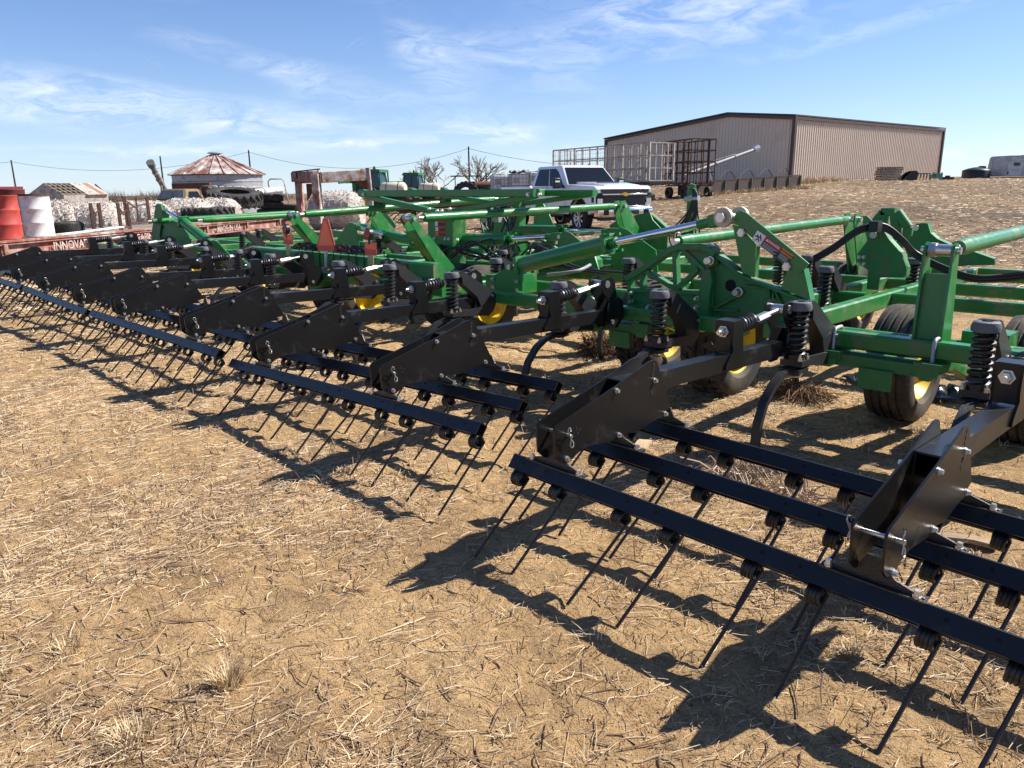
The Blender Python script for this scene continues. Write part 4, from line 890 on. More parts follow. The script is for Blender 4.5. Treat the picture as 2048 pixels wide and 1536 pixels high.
# ---------------------------------------------------------------- white pickup
def pickup():
    al=R(27); h=(RH*math.sin(al)-FH*math.cos(al)); rz=math.atan2(h.y,h.x)
    fw=PF(1163,462,23.4); org=fw-Vector((math.cos(rz)*0+math.sin(rz)*.88,-math.cos(rz)*.88,0)); org.z=gz(fw)
    T=thing('pickup_truck','white crew cab pickup truck parked behind the green implement','pickup truck',org,rz)
    W=1.0
    def arch(cx,r=.50,n=9): return [(cx+r*math.cos(math.pi*k/n),.52+.0+r*math.sin(math.pi*k/n)*.98) for k in range(n+1)]
    lo=[(.90,.62),(.95,.9),(.94,1.28),(.84,1.36)]+[(-.70,1.43),(-.74,1.33),(-3.06,1.30),(-3.12,1.41),(-5.30,1.41),(-5.35,.80),(-5.28,.62)]
    bot=[(-5.28,.62)]+arch(-4.02)[::-1]+arch(0)[::-1]+[(.90,.62)]
    out=lo[:-1]+bot[:-1]
    mb=MB(); mb.plate([(x,0,z) for x,z in out],(0,2*W,0)); body=bevel(ob('body',mb,WHITE,T),.045,3)
    # cab greenhouse
    def hexa(b,t): 
        vs=[(b[0],-b[2],b[4]),(b[1],-b[2],b[4]),(b[1],b[2],b[4]),(b[0],b[2],b[4]),(t[0],-t[2],t[4]),(t[1],-t[2],t[4]),(t[1],t[2],t[4]),(t[0],t[2],t[4])]
        return MB().add(vs,[(3,2,1,0),(4,5,6,7),(0,1,5,4),(1,2,6,5),(2,3,7,6),(3,0,4,7)])
    B=(-3.08,-.66,.97,0,1.33); Tp=(-2.90,-1.36,.78,0,2.02)
    cab=bevel(ob('cab',hexa(B,Tp),WHITE,T),.07,4)
    def face(u,w,side):
        # point on the cab side plane: u along x 0..1, w up 0..1
        xb=B[0]+(B[1]-B[0])*u; xt=Tp[0]+(Tp[1]-Tp[0])*u; x=xb+(xt-xb)*w; y=B[2]+(Tp[2]-B[2])*w; z=B[4]+(Tp[4]-B[4])*w
        return Vector((x,side*(y+.006),z))
    for s in (-1,1):
        for q in (((.10,.10),(.50,.08),(.50,.86),(.12,.86)),((.53,.08),(.90,.06),(.84,.70),(.76,.86),(.53,.86))):
            mb=MB(); mb.plate([face(a,b,s) for a,b in q],(0,s*.006,0)); ob('side_window',mb,GLASS,T)
    mb=MB(); fx=lambda w:B[1]+(Tp[1]-B[1])*w; fy=lambda w:B[2]+(Tp[2]-B[2])*w; fz=lambda w:B[4]+(Tp[4]-B[4])*w
    mb.plate([(fx(.05)+.012,-fy(.05)+.07,fz(.05)),(fx(.05)+.012,fy(.05)-.07,fz(.05)),(fx(.90)+.012,fy(.9)-.08,fz(.90)),(fx(.90)+.012,-fy(.9)+.08,fz(.90))],(.008,0,.004)); ws=ob('windshield',mb,GLASS,T)
    mb=MB(); mb.beam((fx(.06)+.03,-.45,fz(.07)),(fx(.05)+.05,.1,fz(.06)),.02,.02); ob('wiper',mb,PLASTIC,T)
    mb=MB(); mb.plate([(fx(.86)-.0+.03,-.06,fz(.84)),(fx(.86)+.03,.06,fz(.84)),(fx(.9)+.03,.06,fz(.9)),(fx(.9)+.03,-.06,fz(.9))],(.004,0,0)); 
    # hood with raised centre and scoop
    mb=MB(); mb.plate([(-.70,0,1.40),(.86,0,1.33),(.82,0,1.385),(.2,0,1.455),(-.70,0,1.50)],(0,1.30,0)); bevel(ob('hood_bulge',mb,WHITE,T),.03,3)
    mb=MB(); mb.plate([(.03,-.38,1.48),(.12,-.38,1.47),(.12,.38,1.47),(.03,.38,1.48)],(0,0,.035)); ob('hood_scoop',mb,PLASTIC,T)
    # front face
    X=.955
    mb=MB(); mb.box((X,0,1.0),(.05,1.54,.50)); grille=bevel(ob('grille',mb,PLASTIC,T),.02,2)
    mb=MB()
    for k in range(8): mb.box((.03,0,-.19+.055*k),(.02,1.42,.012))
    for v in mb.v: pass
    mb.v=[(x+X,y,z+.97) for x,y,z in mb.v]; ob('grille_mesh',mb,mat('grille_grey',(.03,.03,.032),.4),grille)
    for z,w,hh in ((1.12,1.60,.05),(.76,1.62,.06)): mb=MB(); mb.box((X+.035,0,z),(.05,w,hh)); bevel(ob('chrome_bar',mb,CHROME,T),.012,2)
    mb=MB(); mb.box((X+.02,0,1.22),(.05,1.72,.10)); ob('upper_grille',mb,PLASTIC,T)
    g=mat('gold_badge',(.62,.42,.10),.3,.7,.05); mb=MB(); mb.plate([(X+.068,y,1.12+z) for y,z in ((-.15,-.028),(-.055,-.028),(-.045,-.055),(.075,-.055),(.065,-.028),(.16,-.028),(.14,.028),(.045,.028),(.035,.055),(-.085,.055),(-.075,.028),(-.17,.028))],(.012,0,0)); ob('badge',mb,g,T)
    hl=mat('headlamp',(.55,.56,.58),.08,.2,.05,coat=1.)
    for s in (-1,1):
        mb=MB(); mb.plate([(X+.01,s*.76,1.19),(X+.01,s*.985,1.20),(X-.22,s*1.012,1.22),(X-.22,s*1.012,.90),(X+.0,s*.985,.86),(X+.01,s*.76,.88)],(.02,0,0)); ob('headlight_housing',mb,PLASTIC,T)
        for za,zb in ((1.16,1.26),(.86,1.0)): mb=MB(); mb.plate([(X+.03,s*.79,za),(X+.03,s*.965,za),(X+.03,s*.965,zb),(X+.03,s*.79,zb)],(.02,0,0)); ob('headlight',mb,hl,T)
    mb=MB(); mb.plate([(x,0,z) for x,z in ((.80,.44),(1.06,.46),(1.09,.55),(1.09,.70),(1.04,.76),(.80,.76))],(0,1.96,0)); bumper=bevel(ob('front_bumper',mb,CHROME,T),.04,3)
    mb=MB(); mb.box((1.095,0,.60),(.012,.9,.12)); ob('bumper_intake',mb,PLASTIC,bumper)
    for s in (-1,1): mb=MB(); mb.box((1.09,s*.72,.60),(.03,.17,.15)); ob('fog_lamp',mb,GLASS,bumper)
    mb=MB(); mb.box((.92,0,.42),(.26,1.7,.10)); ob('air_dam',mb,PLASTIC,T)
    # sides: door lines, handles, mirrors, sill step
    for s in (-1,1):
        for x in (-.78,-1.95,-3.10): mb=MB(); mb.box((x,s*1.0,.98),(.012,.006,.62)); ob('door_gap',mb,PLASTIC,T)
        for x in (-1.78,-2.92): mb=MB(); mb.box((x,s*1.012,1.16),(.18,.03,.035)); bevel(ob('door_handle',mb,WHITE,T),.01,2)
        mb=MB(); mb.box((-2.0,s*.93,.50),(2.3,.16,.06)); ob('step_bar',mb,PLASTIC,T)
        mb=MB(); mb.box((-.98,s*1.20,1.47),(.13,.24,.32)); mi=bevel(ob('mirror',mb,PLASTIC,T),.03,3); mb=MB(); mb.box((-.96,s*1.05,1.37),(.10,.22,.08)); ob('mirror_arm',mb,PLASTIC,mi); mb=MB(); mb.box((-.912,s*1.20,1.52),(.012,.16,.05)); ob('mirror_cap',mb,CHROME,mi)
        for cx in (0,-4.02):
            mb=MB(); mb.path([(cx+.515*math.cos(math.pi*k/12),s*1.0,.52+.505*math.sin(math.pi*k/12)) for k in range(13)],.028,6); ob('arch_lip',mb,PLASTIC,T)
            mb=MB(); mb.box((cx,s*.62,.80),(.95,.5,.5)); ob('wheel_well',mb,mat('wheel_well_dark',(.02,.014,.01),.9),T)
    mb=MB(); mb.box((-4.2,0,1.412),(2.1,1.75,.02)); ob('bed_opening',mb,PLASTIC,T)
    mb=MB(); mb.beam((-3.16,-.965,1.42),(-5.28,-.965,1.42),.06,.03); mb.beam((-3.16,.965,1.42),(-5.28,.965,1.42),.06,.03); ob('bed_rail',mb,PLASTIC,T)
    mb=MB(); mb.box((-1.9,0,.55),(4.6,1.3,.3)); ob('chassis',mb,mat('chassis_dark',(.015,.013,.012),.8),T)
    for y in (-.25,0,.25,-.62,.62): mb=MB(); mb.box((-1.62,y,2.0),(.10,.09,.03)); bevel(ob('roof_lamp',mb,mat('roof_lamp_grey',(.25,.25,.26),.4),T),.01,2)
    mb=MB(); mb.box((-2.6,.1,2.01),(.22,.06,.06)); ob('antenna_fin',mb,PLASTIC,T)
    me=text_mesh('2500 HD',.10,.002); me.materials.append(mat('badge_grey',(.15,.15,.16),.4)); me.transform(Matrix.Rotation(R(90),4,'X')); link('badge_lettering',me,None,T,(-.45,-1.006,.98))
    me=text_mesh('4X4',.13,.002); me.materials.append(MATS['badge_grey']); me.transform(Matrix.Rotation(R(90),4,'X')); link('badge_lettering',me,None,T,(-4.95,-1.006,1.18))
    # wheels
    t=MB().lathe([(-.13,.27),(-.15,.30),(-.148,.38),(-.12,.415),(-.05,.42),(.05,.42),(.12,.415),(.148,.38),(.15,.30),(.13,.27)],(0,0,0),'Y',40); tm=shared('tyre',t,mat('road_tyre',(.02,.02,.02),.8,0,.1),.5)
    rm=MB().lathe([(-.13,.275),(-.12,.285),(-.10,.255),(.10,.25),(.12,.27),(.12,.245),(-.09,.235)],(0,0,0),'Y',32); rm=shared('rim',rm,mat('alloy',(.55,.56,.58),.3,.9,.05),.5)
    sp=MB()
    for k in range(8):
        a=2*math.pi*k/8
        for o in (-.09,.09): sp.beam((.06*math.cos(a),-.10,.06*math.sin(a)),(.265*math.cos(a+o),-.118,.265*math.sin(a+o)),.035,.028,ch=.006,up=(0,1,0))
    sp.cyl((0,-.13,0),(0,-.06,0),.075,n=16); spm=shared('spokes',sp,MATS['alloy'])
    dk=MB(); dk.cyl((0,-.05,0),(0,-.03,0),.25,n=24); dkm=shared('brake_disc',dk,MATS['wheel_well_dark'])
    for x in (0,-4.02):
        for s in (-1,1):
            o=link('wheel',spm,None,T,(x,s*.87,.42),(0,random.random(),0 if s<0 else math.pi)); link('tyre',tm,None,o); link('rim',rm,None,o); link('brake_disc',dkm,None,o)
    return T
pickup()
# ---------------------------------------------------------------- steel shed
def shed():
    c=PF(1580,365,58); c.z=gz(c)-.3
    q=PF(1210,280,78); e=PF(1879,266,84.5)
    A=c.copy(); A.z=0; Bv=Vector((q.x,q.y,0)); Ev=Vector((e.x,e.y,0))
    dl=(Bv-A); dr=(Ev-A); # make the two walls square to each other, bisecting the measured directions
    al=math.atan2(dl.y,dl.x); ar=math.atan2(dr.y,dr.x); diff=((al-ar+math.pi)%(2*math.pi))-math.pi; adj=(math.pi/2*(1 if diff>0 else -1)-diff)/2
    al+=adj; ar-=adj; ul=Vector((math.cos(al),math.sin(al),0)); ur=Vector((math.cos(ar),math.sin(ar),0))
    # lengths so that the far corners keep their image columns
    def hit(u,base,dirv):
        d=ray(u,330); n=Vector((-d.y,d.x)); t=-(n.x*base.x+n.y*base.y)/(n.x*dirv.x+n.y*dirv.y); return t
    LL=hit(1212,A,ul); LR=hit(1878,A,ur)
    f=A.dot(FH); zc=PF(1580,228,f).z
    pr=A+ul*hit(1452,A,ul); zr=PF(1452,228,pr.dot(FH)).z; pl=A+ul*LL; zl=PF(1212,279,pl.dot(FH)).z; pe=A+ur*LR; ze=PF(1879,266,pe.dot(FH)).z
    hr=hit(1452,A,ul)
    z0=gz(A)-1.0
    S=thing('steel_shed','large tan steel shed with brown trim on the rise behind the yard','shed',(A.x,A.y,z0))
    zc=(zc*2+ze)/3
    O=Vector((0,0,0)); WALL=mat('tan_sheet_steel',(.66,.545,.43),.55,0,.05,.6,0,60,(.54,.44,.345),.3,.5); TRIM=mat('brown_trim',(.075,.045,.035),.5,0,.1,3)
    ec=zc-z0; er=zr-z0; el=zl-z0; ee=ec
    ul3,ur3=ul,ur
    mb=MB(); body=[O,ul*LL,ul*LL+ur*LR,ur*LR]
    vs=[O,ul*hr,ul*LL,ul*LL+ur*LR,ul*hr+ur*LR,ur*LR]; hs=[ec,er,el,el,er,ec]
    bt=[Vector(v) for v in vs]; tp=[Vector(v)+Vector((0,0,k)) for v,k in zip(vs,hs)]
    mb.add(bt+tp,[(0,1,7,6),(1,2,8,7),(2,3,9,8),(3,4,10,9),(4,5,11,10),(5,0,6,11)]); wall=ob('wall',mb,WALL,S,sharp=None)
    rf_=MB(); off=Vector((0,0,.08)); o1=-ur*.25
    rf_.plate([tp[0]+off-ul*.15-ur*.2,tp[1]+off-ur*.2,tp[4]+off+ur*.2,tp[5]+off-ul*.15+ur*.2],(0,0,.10)); rf_.plate([tp[1]+off-ur*.2,tp[2]+off+ul*.2-ur*.2,tp[3]+off+ul*.2+ur*.2,tp[4]+off+ur*.2],(0,0,.10)); ob('roof',rf_,TRIM,S)
    # ribs of the sheet steel: the near gable and the near side wall
    rib=MB(); rib.plate([(-.06,0,0),(.06,0,0),(.035,.05,0),(-.035,.05,0)],(0,0,1)); rib.v=[(x,y,z+.5) for x,y,z in rib.v]; rme=shared('wall_rib',rib,WALL)
    def top_l(s): return ec+(er-ec)*s/hr if s<hr else er+(el-er)*(s-hr)/(LL-hr)
    nl=ul.cross(Vector((0,0,1))); nl=nl if nl.dot(CAM-A)>0 else -nl
    nr=ur.cross(Vector((0,0,1))); nr=nr if nr.dot(CAM-A)>0 else -nr
    def addribs(uv,nv,L,topf,step,wd):
        rz=math.atan2(uv.y,uv.x); flip=1 if Vector((-math.sin(rz),math.cos(rz),0)).dot(nv)>0 else -1
        s=.35
        while s<L-.2: link('wall_rib',rme,None,S,uv*s,(0,0,rz),(wd,flip,topf(s)-.02)); s+=step
    addribs(ul,nl,LL,top_l,max(.30,LL/150),.62); addribs(ur,nr,LR,lambda s:ec,max(.30,LR/150),.62)
    tr=MB(); tr.beam(O+nl*.06+nr*.06,O+nl*.06+nr*.06+Vector((0,0,ec)),.28,.28,ch=0,up=ul); tr.beam(ur*LR+nr*.06,ur*LR+nr*.06+Vector((0,0,ec)),.22,.22,ch=0,up=ul); tr.beam(ul*LL+nl*.06,ul*LL+nl*.06+Vector((0,0,el)),.22,.22,ch=0,up=ur)
    for a,b,n_ in ((tp[0],tp[1],nl),(tp[1],tp[2],nl),(tp[0],tp[5],nr)): tr.beam(a+n_*.12+Vector((0,0,-.12)),b+n_*.12+Vector((0,0,-.12)),.12,.20,ch=0)
    for i,(vv,ff) in enumerate([(tr.v[k*8:(k+1)*8],None) for k in range(6)]):
        m_=MB(); m_.add(vv,[(0,1,5,4),(1,2,6,5),(2,3,7,6),(3,0,4,7),(3,2,1,0),(4,5,6,7)]); ob('corner_trim' if i<3 else 'eave_trim',m_,TRIM,S)
    return S
shed()
# ---------------------------------------------------------------- welded cage trailers, header cart, augers
STEEL=mat('weathered_steel',(.40,.36,.31),.8,0,.25,5,.1,60,(.17,.085,.05),.4,3)
def cage(name,label,c1,c2,f1,f2,depth,v1,v2,vb1,vb2,nx,nrows,m,vis=.035,panel=False):
    A=PF(c1,v1,f1); B=PF(c2,v2,f2); a=A.copy(); b=B.copy(); zb=min(gz(A),gz(B))
    T=thing(name,label,'trailer',(a.x,a.y,gz(a))); org=Vector((a.x,a.y,gz(a)))
    dx=Vector((b.x-a.x,b.y-a.y,0)); L=dx.length; ux=dx.normalized(); uy=Vector((-ux.y,ux.x,0)); uy=uy if uy.dot(FH)>0 else -uy
    H=A.z-org.z; zf=.55*0+PF(c1,vb1,f1).z-org.z
    w=vis
    def bm(nm,p,q,ww=w,mm=None): 
        mb=MB(); mb.beam(p,q,ww,ww,ch=0); ob(nm,mb,mm or m,T)
    for s in (0,1):
        o=uy*(depth*s)
        for k in range(nx+1): bm('upright',o+ux*(L*k/nx)+Vector((0,0,zf)),o+ux*(L*k/nx)+Vector((0,0,H)),w if k%3 else w*1.7)
        for r in range(nrows+1): bm('rail',o+Vector((0,0,zf+(H-zf)*r/nrows)),o+ux*L+Vector((0,0,zf+(H-zf)*r/nrows)),w*1.2)
    for s in (0,1):
        for k in range(1,4): bm('upright',ux*(L*s)+uy*(depth*k/4)+Vector((0,0,zf)),ux*(L*s)+uy*(depth*k/4)+Vector((0,0,H)))
        for r in range(nrows+1): bm('rail',ux*(L*s)+Vector((0,0,zf+(H-zf)*r/nrows)),ux*(L*s)+uy*depth+Vector((0,0,zf+(H-zf)*r/nrows)))
    for k in range(0,nx-1,3): bm('brace',ux*(L*k/nx)+Vector((0,0,zf)),ux*(L*(k+2)/nx)+Vector((0,0,zf+(H-zf)*.55)),w*.8)
    mb=MB(); mb.box(ux*L/2+uy*depth/2+Vector((0,0,zf-.08)),(.01,.01,.01)); mb.beam(uy*depth/2+Vector((0,0,zf-.1)),ux*L+uy*depth/2+Vector((0,0,zf-.1)),depth*.96,.07,ch=0); ob('floor',mb,RUSTD,T)
    # wire mesh
    ms=MB()
    for k in range(int(L/.22)): ms.beam(ux*(.22*k)+Vector((0,0,zf)),ux*(.22*k)+Vector((0,0,H)),.009,.009,ch=0,cap=False)
    for k in range(int((H-zf)/.22)): ms.beam(Vector((0,0,zf+.22*k)),ux*L+Vector((0,0,zf+.22*k)),.009,.009,ch=0,cap=False)
    o=ob('wire_mesh',ms,m,T); o['kind']='stuff'
    wm=MB().lathe([(-.10,.15),(-.10,.30),(.10,.30),(.10,.15)],(0,0,0),'Y',20)
    for k in (.2,.8):
        for s in (0,1): 
            o=ob('wheel',MB().add(wm.v,wm.f),TYREOLD,T,ux*(L*k)+uy*(depth*s)+Vector((0,0,.29))); o.rotation_euler=(0,0,math.atan2(ux.y,ux.x))
    return T
cage('cage_trailer','tall weathered pipe and mesh cotton trailer behind the white pickup',1107,1300,47,40,1.7,301,285,366,381,12,3,STEEL,.05)
cage('cage_trailer','dark rusty open frame trailer between the pipe cage trailer and the shed',1332,1384,44,41.5,1.5,284,282,368,376,4,4,RUSTD,.055)
def header_cart():
    A=PF(1392,388,43); B=PF(1598,376,48); A.z=gz(A); B.z=gz(B)
    T=thing('header_cart','long low brown panelled trough with green ribs standing before the shed','trough',A); d=B-A; L=d.length; u=d.normalized(); n=Vector((-u.y,u.x,0)); n=n if n.dot(FH)>0 else -n
    H=(PF(1598,352,B.dot(FH)).z-B.z); BR=mat('brown_panel',(.075,.047,.042),.7,0,.25,2,.05,40); up=Vector((0,0,1))
    for s in (0,1.4):
        for k in range(8):
            mb=MB(); mb.plate([u*(L*k/8+.02)+n*s+up*.06,u*(L*(k+1)/8-.02)+n*s+up*.06,u*(L*(k+1)/8-.02)+n*s+up*H,u*(L*k/8+.02)+n*s+up*H],n*.04); ob('panel',mb,BR,T)
    for k in range(9):
        mb=MB(); mb.beam(u*(L*k/8)-n*.06,u*(L*k/8)-n*.06+up*(H+.04),.07,.05,ch=0,up=u); ob('rib',mb,mat('faded_green',(.08,.12,.045),.7,0,.3,4),T)
    mb=MB(); mb.beam(up*(H+.05),u*L+up*(H+.05),.07,.06,ch=0); ob('top_rail',mb,RUSTD,T)
    for k in range(5):
        mb=MB(); x=L*k/5.4; mb.path([u*x+up*H,u*(x+.9)+n*.2+up*(H+.55),u*(x+1.6)+n*.5+up*(H+.52),u*(x+2.6)+n*.9+up*(H+.02)],.022,5); ob('hoop',mb,RUSTD,T)
    return T
header_cart()
def auger(name,label,pa,pb,fa,fb,r,m,spout=True,sm=None):
    a=PF(*pa,fa); b=PF(*pb,fb); g=Vector((a.x,a.y,gz(a))); T=thing(name,label,'auger',g); a-=g;b-=g
    mb=MB(); mb.cyl(a,b,r,n=14); ob('auger_tube',mb,m,T); d=(b-a).normalized()
    if spout: mb=MB(); mb.cyl(b-d*.1,b+d*.28,r*1.4,r*(2.2 if sm is None else 1.5),n=16); ob('spout',mb,sm or mat('bright_zinc',(.6,.61,.62),.35,.6,.1),T)
    mb=MB(); mb.cyl(a+Vector((0,0,r*3)),a+(b-a)*.72+Vector((0,0,r*1.6)),r*.16,n=6); ob('truss_cable',mb,STEEL,T)
    for t in (.45,.72): mb=MB(); p=a+(b-a)*t; mb.pipe(p-d*.06,p+d*.06,r*1.25,r*1.01,n=14); ob('tube_band',mb,STEEL,T)
    gz_=a+(b-a)*.35
    for s in (-.4,.4): mb=MB(); mb.cyl(gz_,Vector((gz_.x+s,gz_.y,0)),r*.25,n=6); ob('support_leg',mb,STEEL,T)
    return T
auger('grain_auger','grey grain auger tube slanting up against the shed wall',(1365,352),(1510,299),49,52,.11,mat('galv_tube',(.26,.26,.27),.6,.25,.15))
auger('grain_auger','weathered auger head rising behind the old truck cab',(331,382),(303,330),58,56,.19,mat('old_galv',(.20,.20,.20),.7,.3,.3),True,mat('head_grey',(.12,.12,.12),.7,0,.3))
auger('transport_auger','long white auger lying level behind the tractor tyres',(418,394),(562,379),31,36,.13,WHITEP,False)
for u,v0,v1,f in ((423,372,392,30),(556,358,382,35.5)):
    p=PF(u,v1,f); g=Vector((p.x,p.y,gz(p))); mb=MB(); H=PF(u,v0,f).z-g.z; z1=p.z-g.z; w=.42
    mb.path([RH*-w*.6+Vector((0,0,z1*.2)),RH*-w+Vector((0,0,H-.12)),RH*-w*.75+Vector((0,0,H)),RH*w*.5+Vector((0,0,H)),RH*w*.75+Vector((0,0,H-.12)),RH*(w*1.3)+Vector((0,0,z1*.2))],.028,6)
    tag(ob('handrail_hoop',mb,RUSTW,None,g),'bent pipe hoop at the %s end of the long white auger'%('left' if u<500 else 'right'),'pipe hoop')
# ---------------------------------------------------------------- grain bin
def bin_():
    f=68; c=PF(440,395,f); z0=gz(c); r=abs((PF(527,352,f)-PF(354,352,f)).length)/2; ze=PF(440,350,f).z-z0; zp=PF(440,313,f).z-z0; zt=PF(440,304,f).z-z0
    T=thing('grain_bin','round galvanised grain bin with rusty red conical roof','grain bin',(c.x,c.y,z0))
    GV=mat('galvanised_sheet',(.36,.37,.38),.5,.5,.12,2.0,0,60,(.22,.20,.18),.3,3)
    prof=[(-.3,r*.985)]; n=6
    for k in range(n): a=ze*k/n; prof+=[(a+.02,r*.985),(a+ze/n-.10,r*.985),(a+ze/n-.05,r),(a+ze/n-.02,r*.985)]
    mb=MB().lathe(prof,(0,0,0),'Z',48,False); ob('bin_wall',mb,GV,T,sharp=.4)
    RR=mat('rusty_roof_sheet',(.19,.075,.048),.6,.1,.3,1.2,0,60,(.56,.51,.47),.55,1.1); NS=22; rt=r*.16
    for k in range(NS):
        a0=2*math.pi*k/NS; a1=2*math.pi*(k+1)/NS; mb=MB(); e=.12
        P=[Vector(((r+.22)*math.cos(a),(r+.22)*math.sin(a),ze)) for a in (a0+.01,a1-.01)]+[Vector((rt*math.cos(a),rt*math.sin(a),zp)) for a in (a1-.02,a0+.02)]
        mb.plate(P,(0,0,.03)); o=ob('roof_sheet',mb,RR,T)
        mb=MB(); mb.beam(Vector(((r+.24)*math.cos(a0),(r+.24)*math.sin(a0),ze+.03)),Vector((rt*math.cos(a0),rt*math.sin(a0),zp+.03)),.10,.12,ch=.02); ob('roof_rib',mb,RR,T)
    mb=MB().lathe([(zp-.05,rt*1.05),(zp+.12,rt*.95),(zp+.16,rt*.7),(zp+.30,rt*.7),(zt-.12,rt*1.15),(zt,rt*.9),(zt+.02,.01)],(0,0,0),'Z',24,False); ob('roof_cap',mb,GV,T)
bin_()
# ---------------------------------------------------------------- flatbed gooseneck trailer with its load
TA=rf(-10.35,11.2); TB=rf(-8.25,29.3); DZ=.68
def trailer():
    d=TB-TA; L=d.length; u=d.normalized(); n=Vector((-u.y,u.x,0)); n=n if n.dot(RH)<0 else -n   # n points to the far side
    T=thing('gooseneck_trailer','long rusty gooseneck flatbed trailer loaded with junk behind the implement','trailer',(TA.x,TA.y,0)); up=Vector((0,0,1))
    mb=MB(); I=[(-.10,0),(-.10,.025),(-.01,.03),(-.01,.25),(-.10,.255),(-.10,.28),(.06,.28),(.06,.255),(.01,.25),(.01,.03),(.06,.025),(.06,0)]
    for s,nm in ((0,'side_beam'),(2.35,'side_beam')):
        mb=MB(); mb.plate([n*(s+a)+up*(DZ-.30+b)+u*(L/2) for a,b in I],u*L); ob(nm,mb,RUSTP,T)
    nb=38
    for k in range(nb):
        mb=MB(); mb.box(u*(L*(k+.5)/nb)+n*1.175+up*(DZ-.005+random.uniform(-.006,.006)),(L/nb*.93,2.3,.04),Matrix.Rotation(math.atan2(u.y,u.x),3,'Z')); ob('deck_plank',mb,WOODG,T)
    mb=MB(); mb.beam(n*-.05+up*(DZ+.02),u*L+n*-.05+up*(DZ+.02),.10,.05); ob('rub_rail',mb,RUSTP,T)
    for k in range(7): mb=MB(); mb.box(u*(L*(k+.4)/7)-n*.11+up*(DZ-.13),(.10,.06,.20),Matrix.Rotation(math.atan2(u.y,u.x),3,'Z')); ob('stake_pocket',mb,RUSTP,T)
    for uu,txt,sz in ((104,'INNOVATIVE',.25),(233,'LANDSCAPING',.25),(437,'MADE IN USA',.25)):
        d_=ray(uu,475); nn=Vector((-d_.y,d_.x)); p0=TA-n*.108; x=-(nn.x*p0.x+nn.y*p0.y)/(nn.x*u.x+nn.y*u.y)
        me=text_mesh(txt,sz,.002,'LEFT',bold=.002); me.materials.append(mat('faded_white_letters',(.42,.32,.28),.8,0,.5,5)); m_=basis(u*x-n*.108+up*(DZ-.165),u,up,-n); me.transform(m_); link('lettering',me,None,T)
    wm=MB().lathe([(-.12,.2),(-.125,.30),(-.11,.37),(-.06,.39),(.06,.39),(.11,.37),(.125,.30),(.12,.2)],(0,0,0),'Y',28); hb=MB(); hb.lathe([(-.10,.02),(-.10,.10),(-.05,.19),(-.11,.205),(.05,.2),(.05,.02)],(0,0,0),'Y',24)
    for x in (3.6,4.6):
        for s in (.25,2.1):
            o=ob('wheel',MB().add(hb.v,hb.f),RUSTW,T,u*x+n*s+up*.385); o.rotation_euler=(0,0,math.atan2(u.y,u.x)); ob('tyre',MB().add(wm.v,wm.f),TYREOLD,o)
    # gooseneck: two posts, top beams reaching out to the coupler
    o0=Vector((TA.x,TA.y,0)); f0=L
    def G(uu,vv,f): return PF(uu,vv,f)-o0
    def gb(nm,pa,pb,w,h,m): mb=MB(); mb.beam(pa,pb,w,h,ch=.02,up=up if abs((pb-pa).normalized().z)<.8 else RH); ob(nm,mb,m,T)
    fA,fB,fE=30.2,28.6,29.4; tA=G(597,357,fA); tB=G(632,355,fB); tE=G(733,350,fE)
    gb('neck_post',Vector((tA.x,tA.y,.45)),tA+up*.12,.50,.20,RUSTP); gb('neck_post',Vector((tB.x,tB.y,.45)),tB+up*.12,.44,.26,RUSTW)
    gb('neck_beam',tB+RH*.2,tE,.20,.40,RUSTW); gb('neck_beam',tA,tE+FH*.5,.20,.38,RUSTP); gb('neck_crossbeam',tA-RH*.18+up*.05,tB+up*.05,.22,.36,RUSTP)
    gb('coupler_post',tE+up*.25+RH*.06,Vector((tE.x,tE.y,.95))+RH*.12,.16,.16,RUSTW)
    mb=MB(); mb.plate([tE+RH*.02-up*.18,tE+RH*.10-up*.75,tE-RH*.5-up*.18],FH*.03); ob('neck_gusset',mb,RUST,T); mb=MB(); mb.plate([tA+RH*.28-up*.2,tA+RH*.28-up*.85,tA+RH*.75-up*.2],FH*.03); ob('neck_gusset',mb,RUST,T)
    h0=G(584,344,29.6); h1=G(640,338,29.6); gb('head_rail',h0,h1,.05,.05,RUSTD)
    for t in (.15,.55,.92): p=h0.lerp(h1,t); gb('head_rail',p,p-up*.26,.05,.05,RUSTD)
    return T,u,n
TRL,TU,TN=trailer()
def deck(u,off=.6):
    # point on the deck at image column u, 'off' metres in from the near edge
    p0=TA+TN*off; d=ray(u,470); nn=Vector((-d.y,d.x)); t=-(nn.x*p0.x+nn.y*p0.y)/(nn.x*TU.x+nn.y*TU.y); p=p0+TU*t; p.z=DZ+.025; return p
def barrel(label,p,m,dent=0.,h=.88,r=.29,lid=None,name='steel_drum'):
    prof=[(0,.01),(0,r*.98),(.015,r*1.02),(.03,r)]
    for z in (.30,.59): prof+=[(z-.03,r),(z-.012,r*1.035),(z+.012,r*1.035),(z+.03,r)]
    prof+=[(h-.03,r),(h-.015,r*1.03),(h,r*1.02),(h,r*.96),(h-.03,r*.95),(h-.03,.01)]
    mb=MB().lathe(prof,(0,0,0),'Z',32,False)
    if dent:
        nv=[]
        for x,y,z in mb.v:
            k=dent*math.exp(-((z-.66)/.16)**2)*(.5+.5*math.cos(math.atan2(y,x)-.4)); q=1-.55*k; nv.append((x*q+.05*k,y*q,z-.05*k*0))
        mb.v=nv
    T=tag(ob(name,mb,m,None,p,(0,0,random.random()*6)),label,'drum')
    if lid: mb=MB(); mb.cyl((0,0,h-.02),(0,0,h+.02),r*1.06,n=28); ob('lid',mb,lid,T)
    return T
barrel('white steel drum with rusty lid on the trailer deck',deck(80,.5),WHITEP,0,lid=RUSTD)
barrel('red dented steel drum at the rear end of the flatbed',deck(14,.45),REDP,1.)
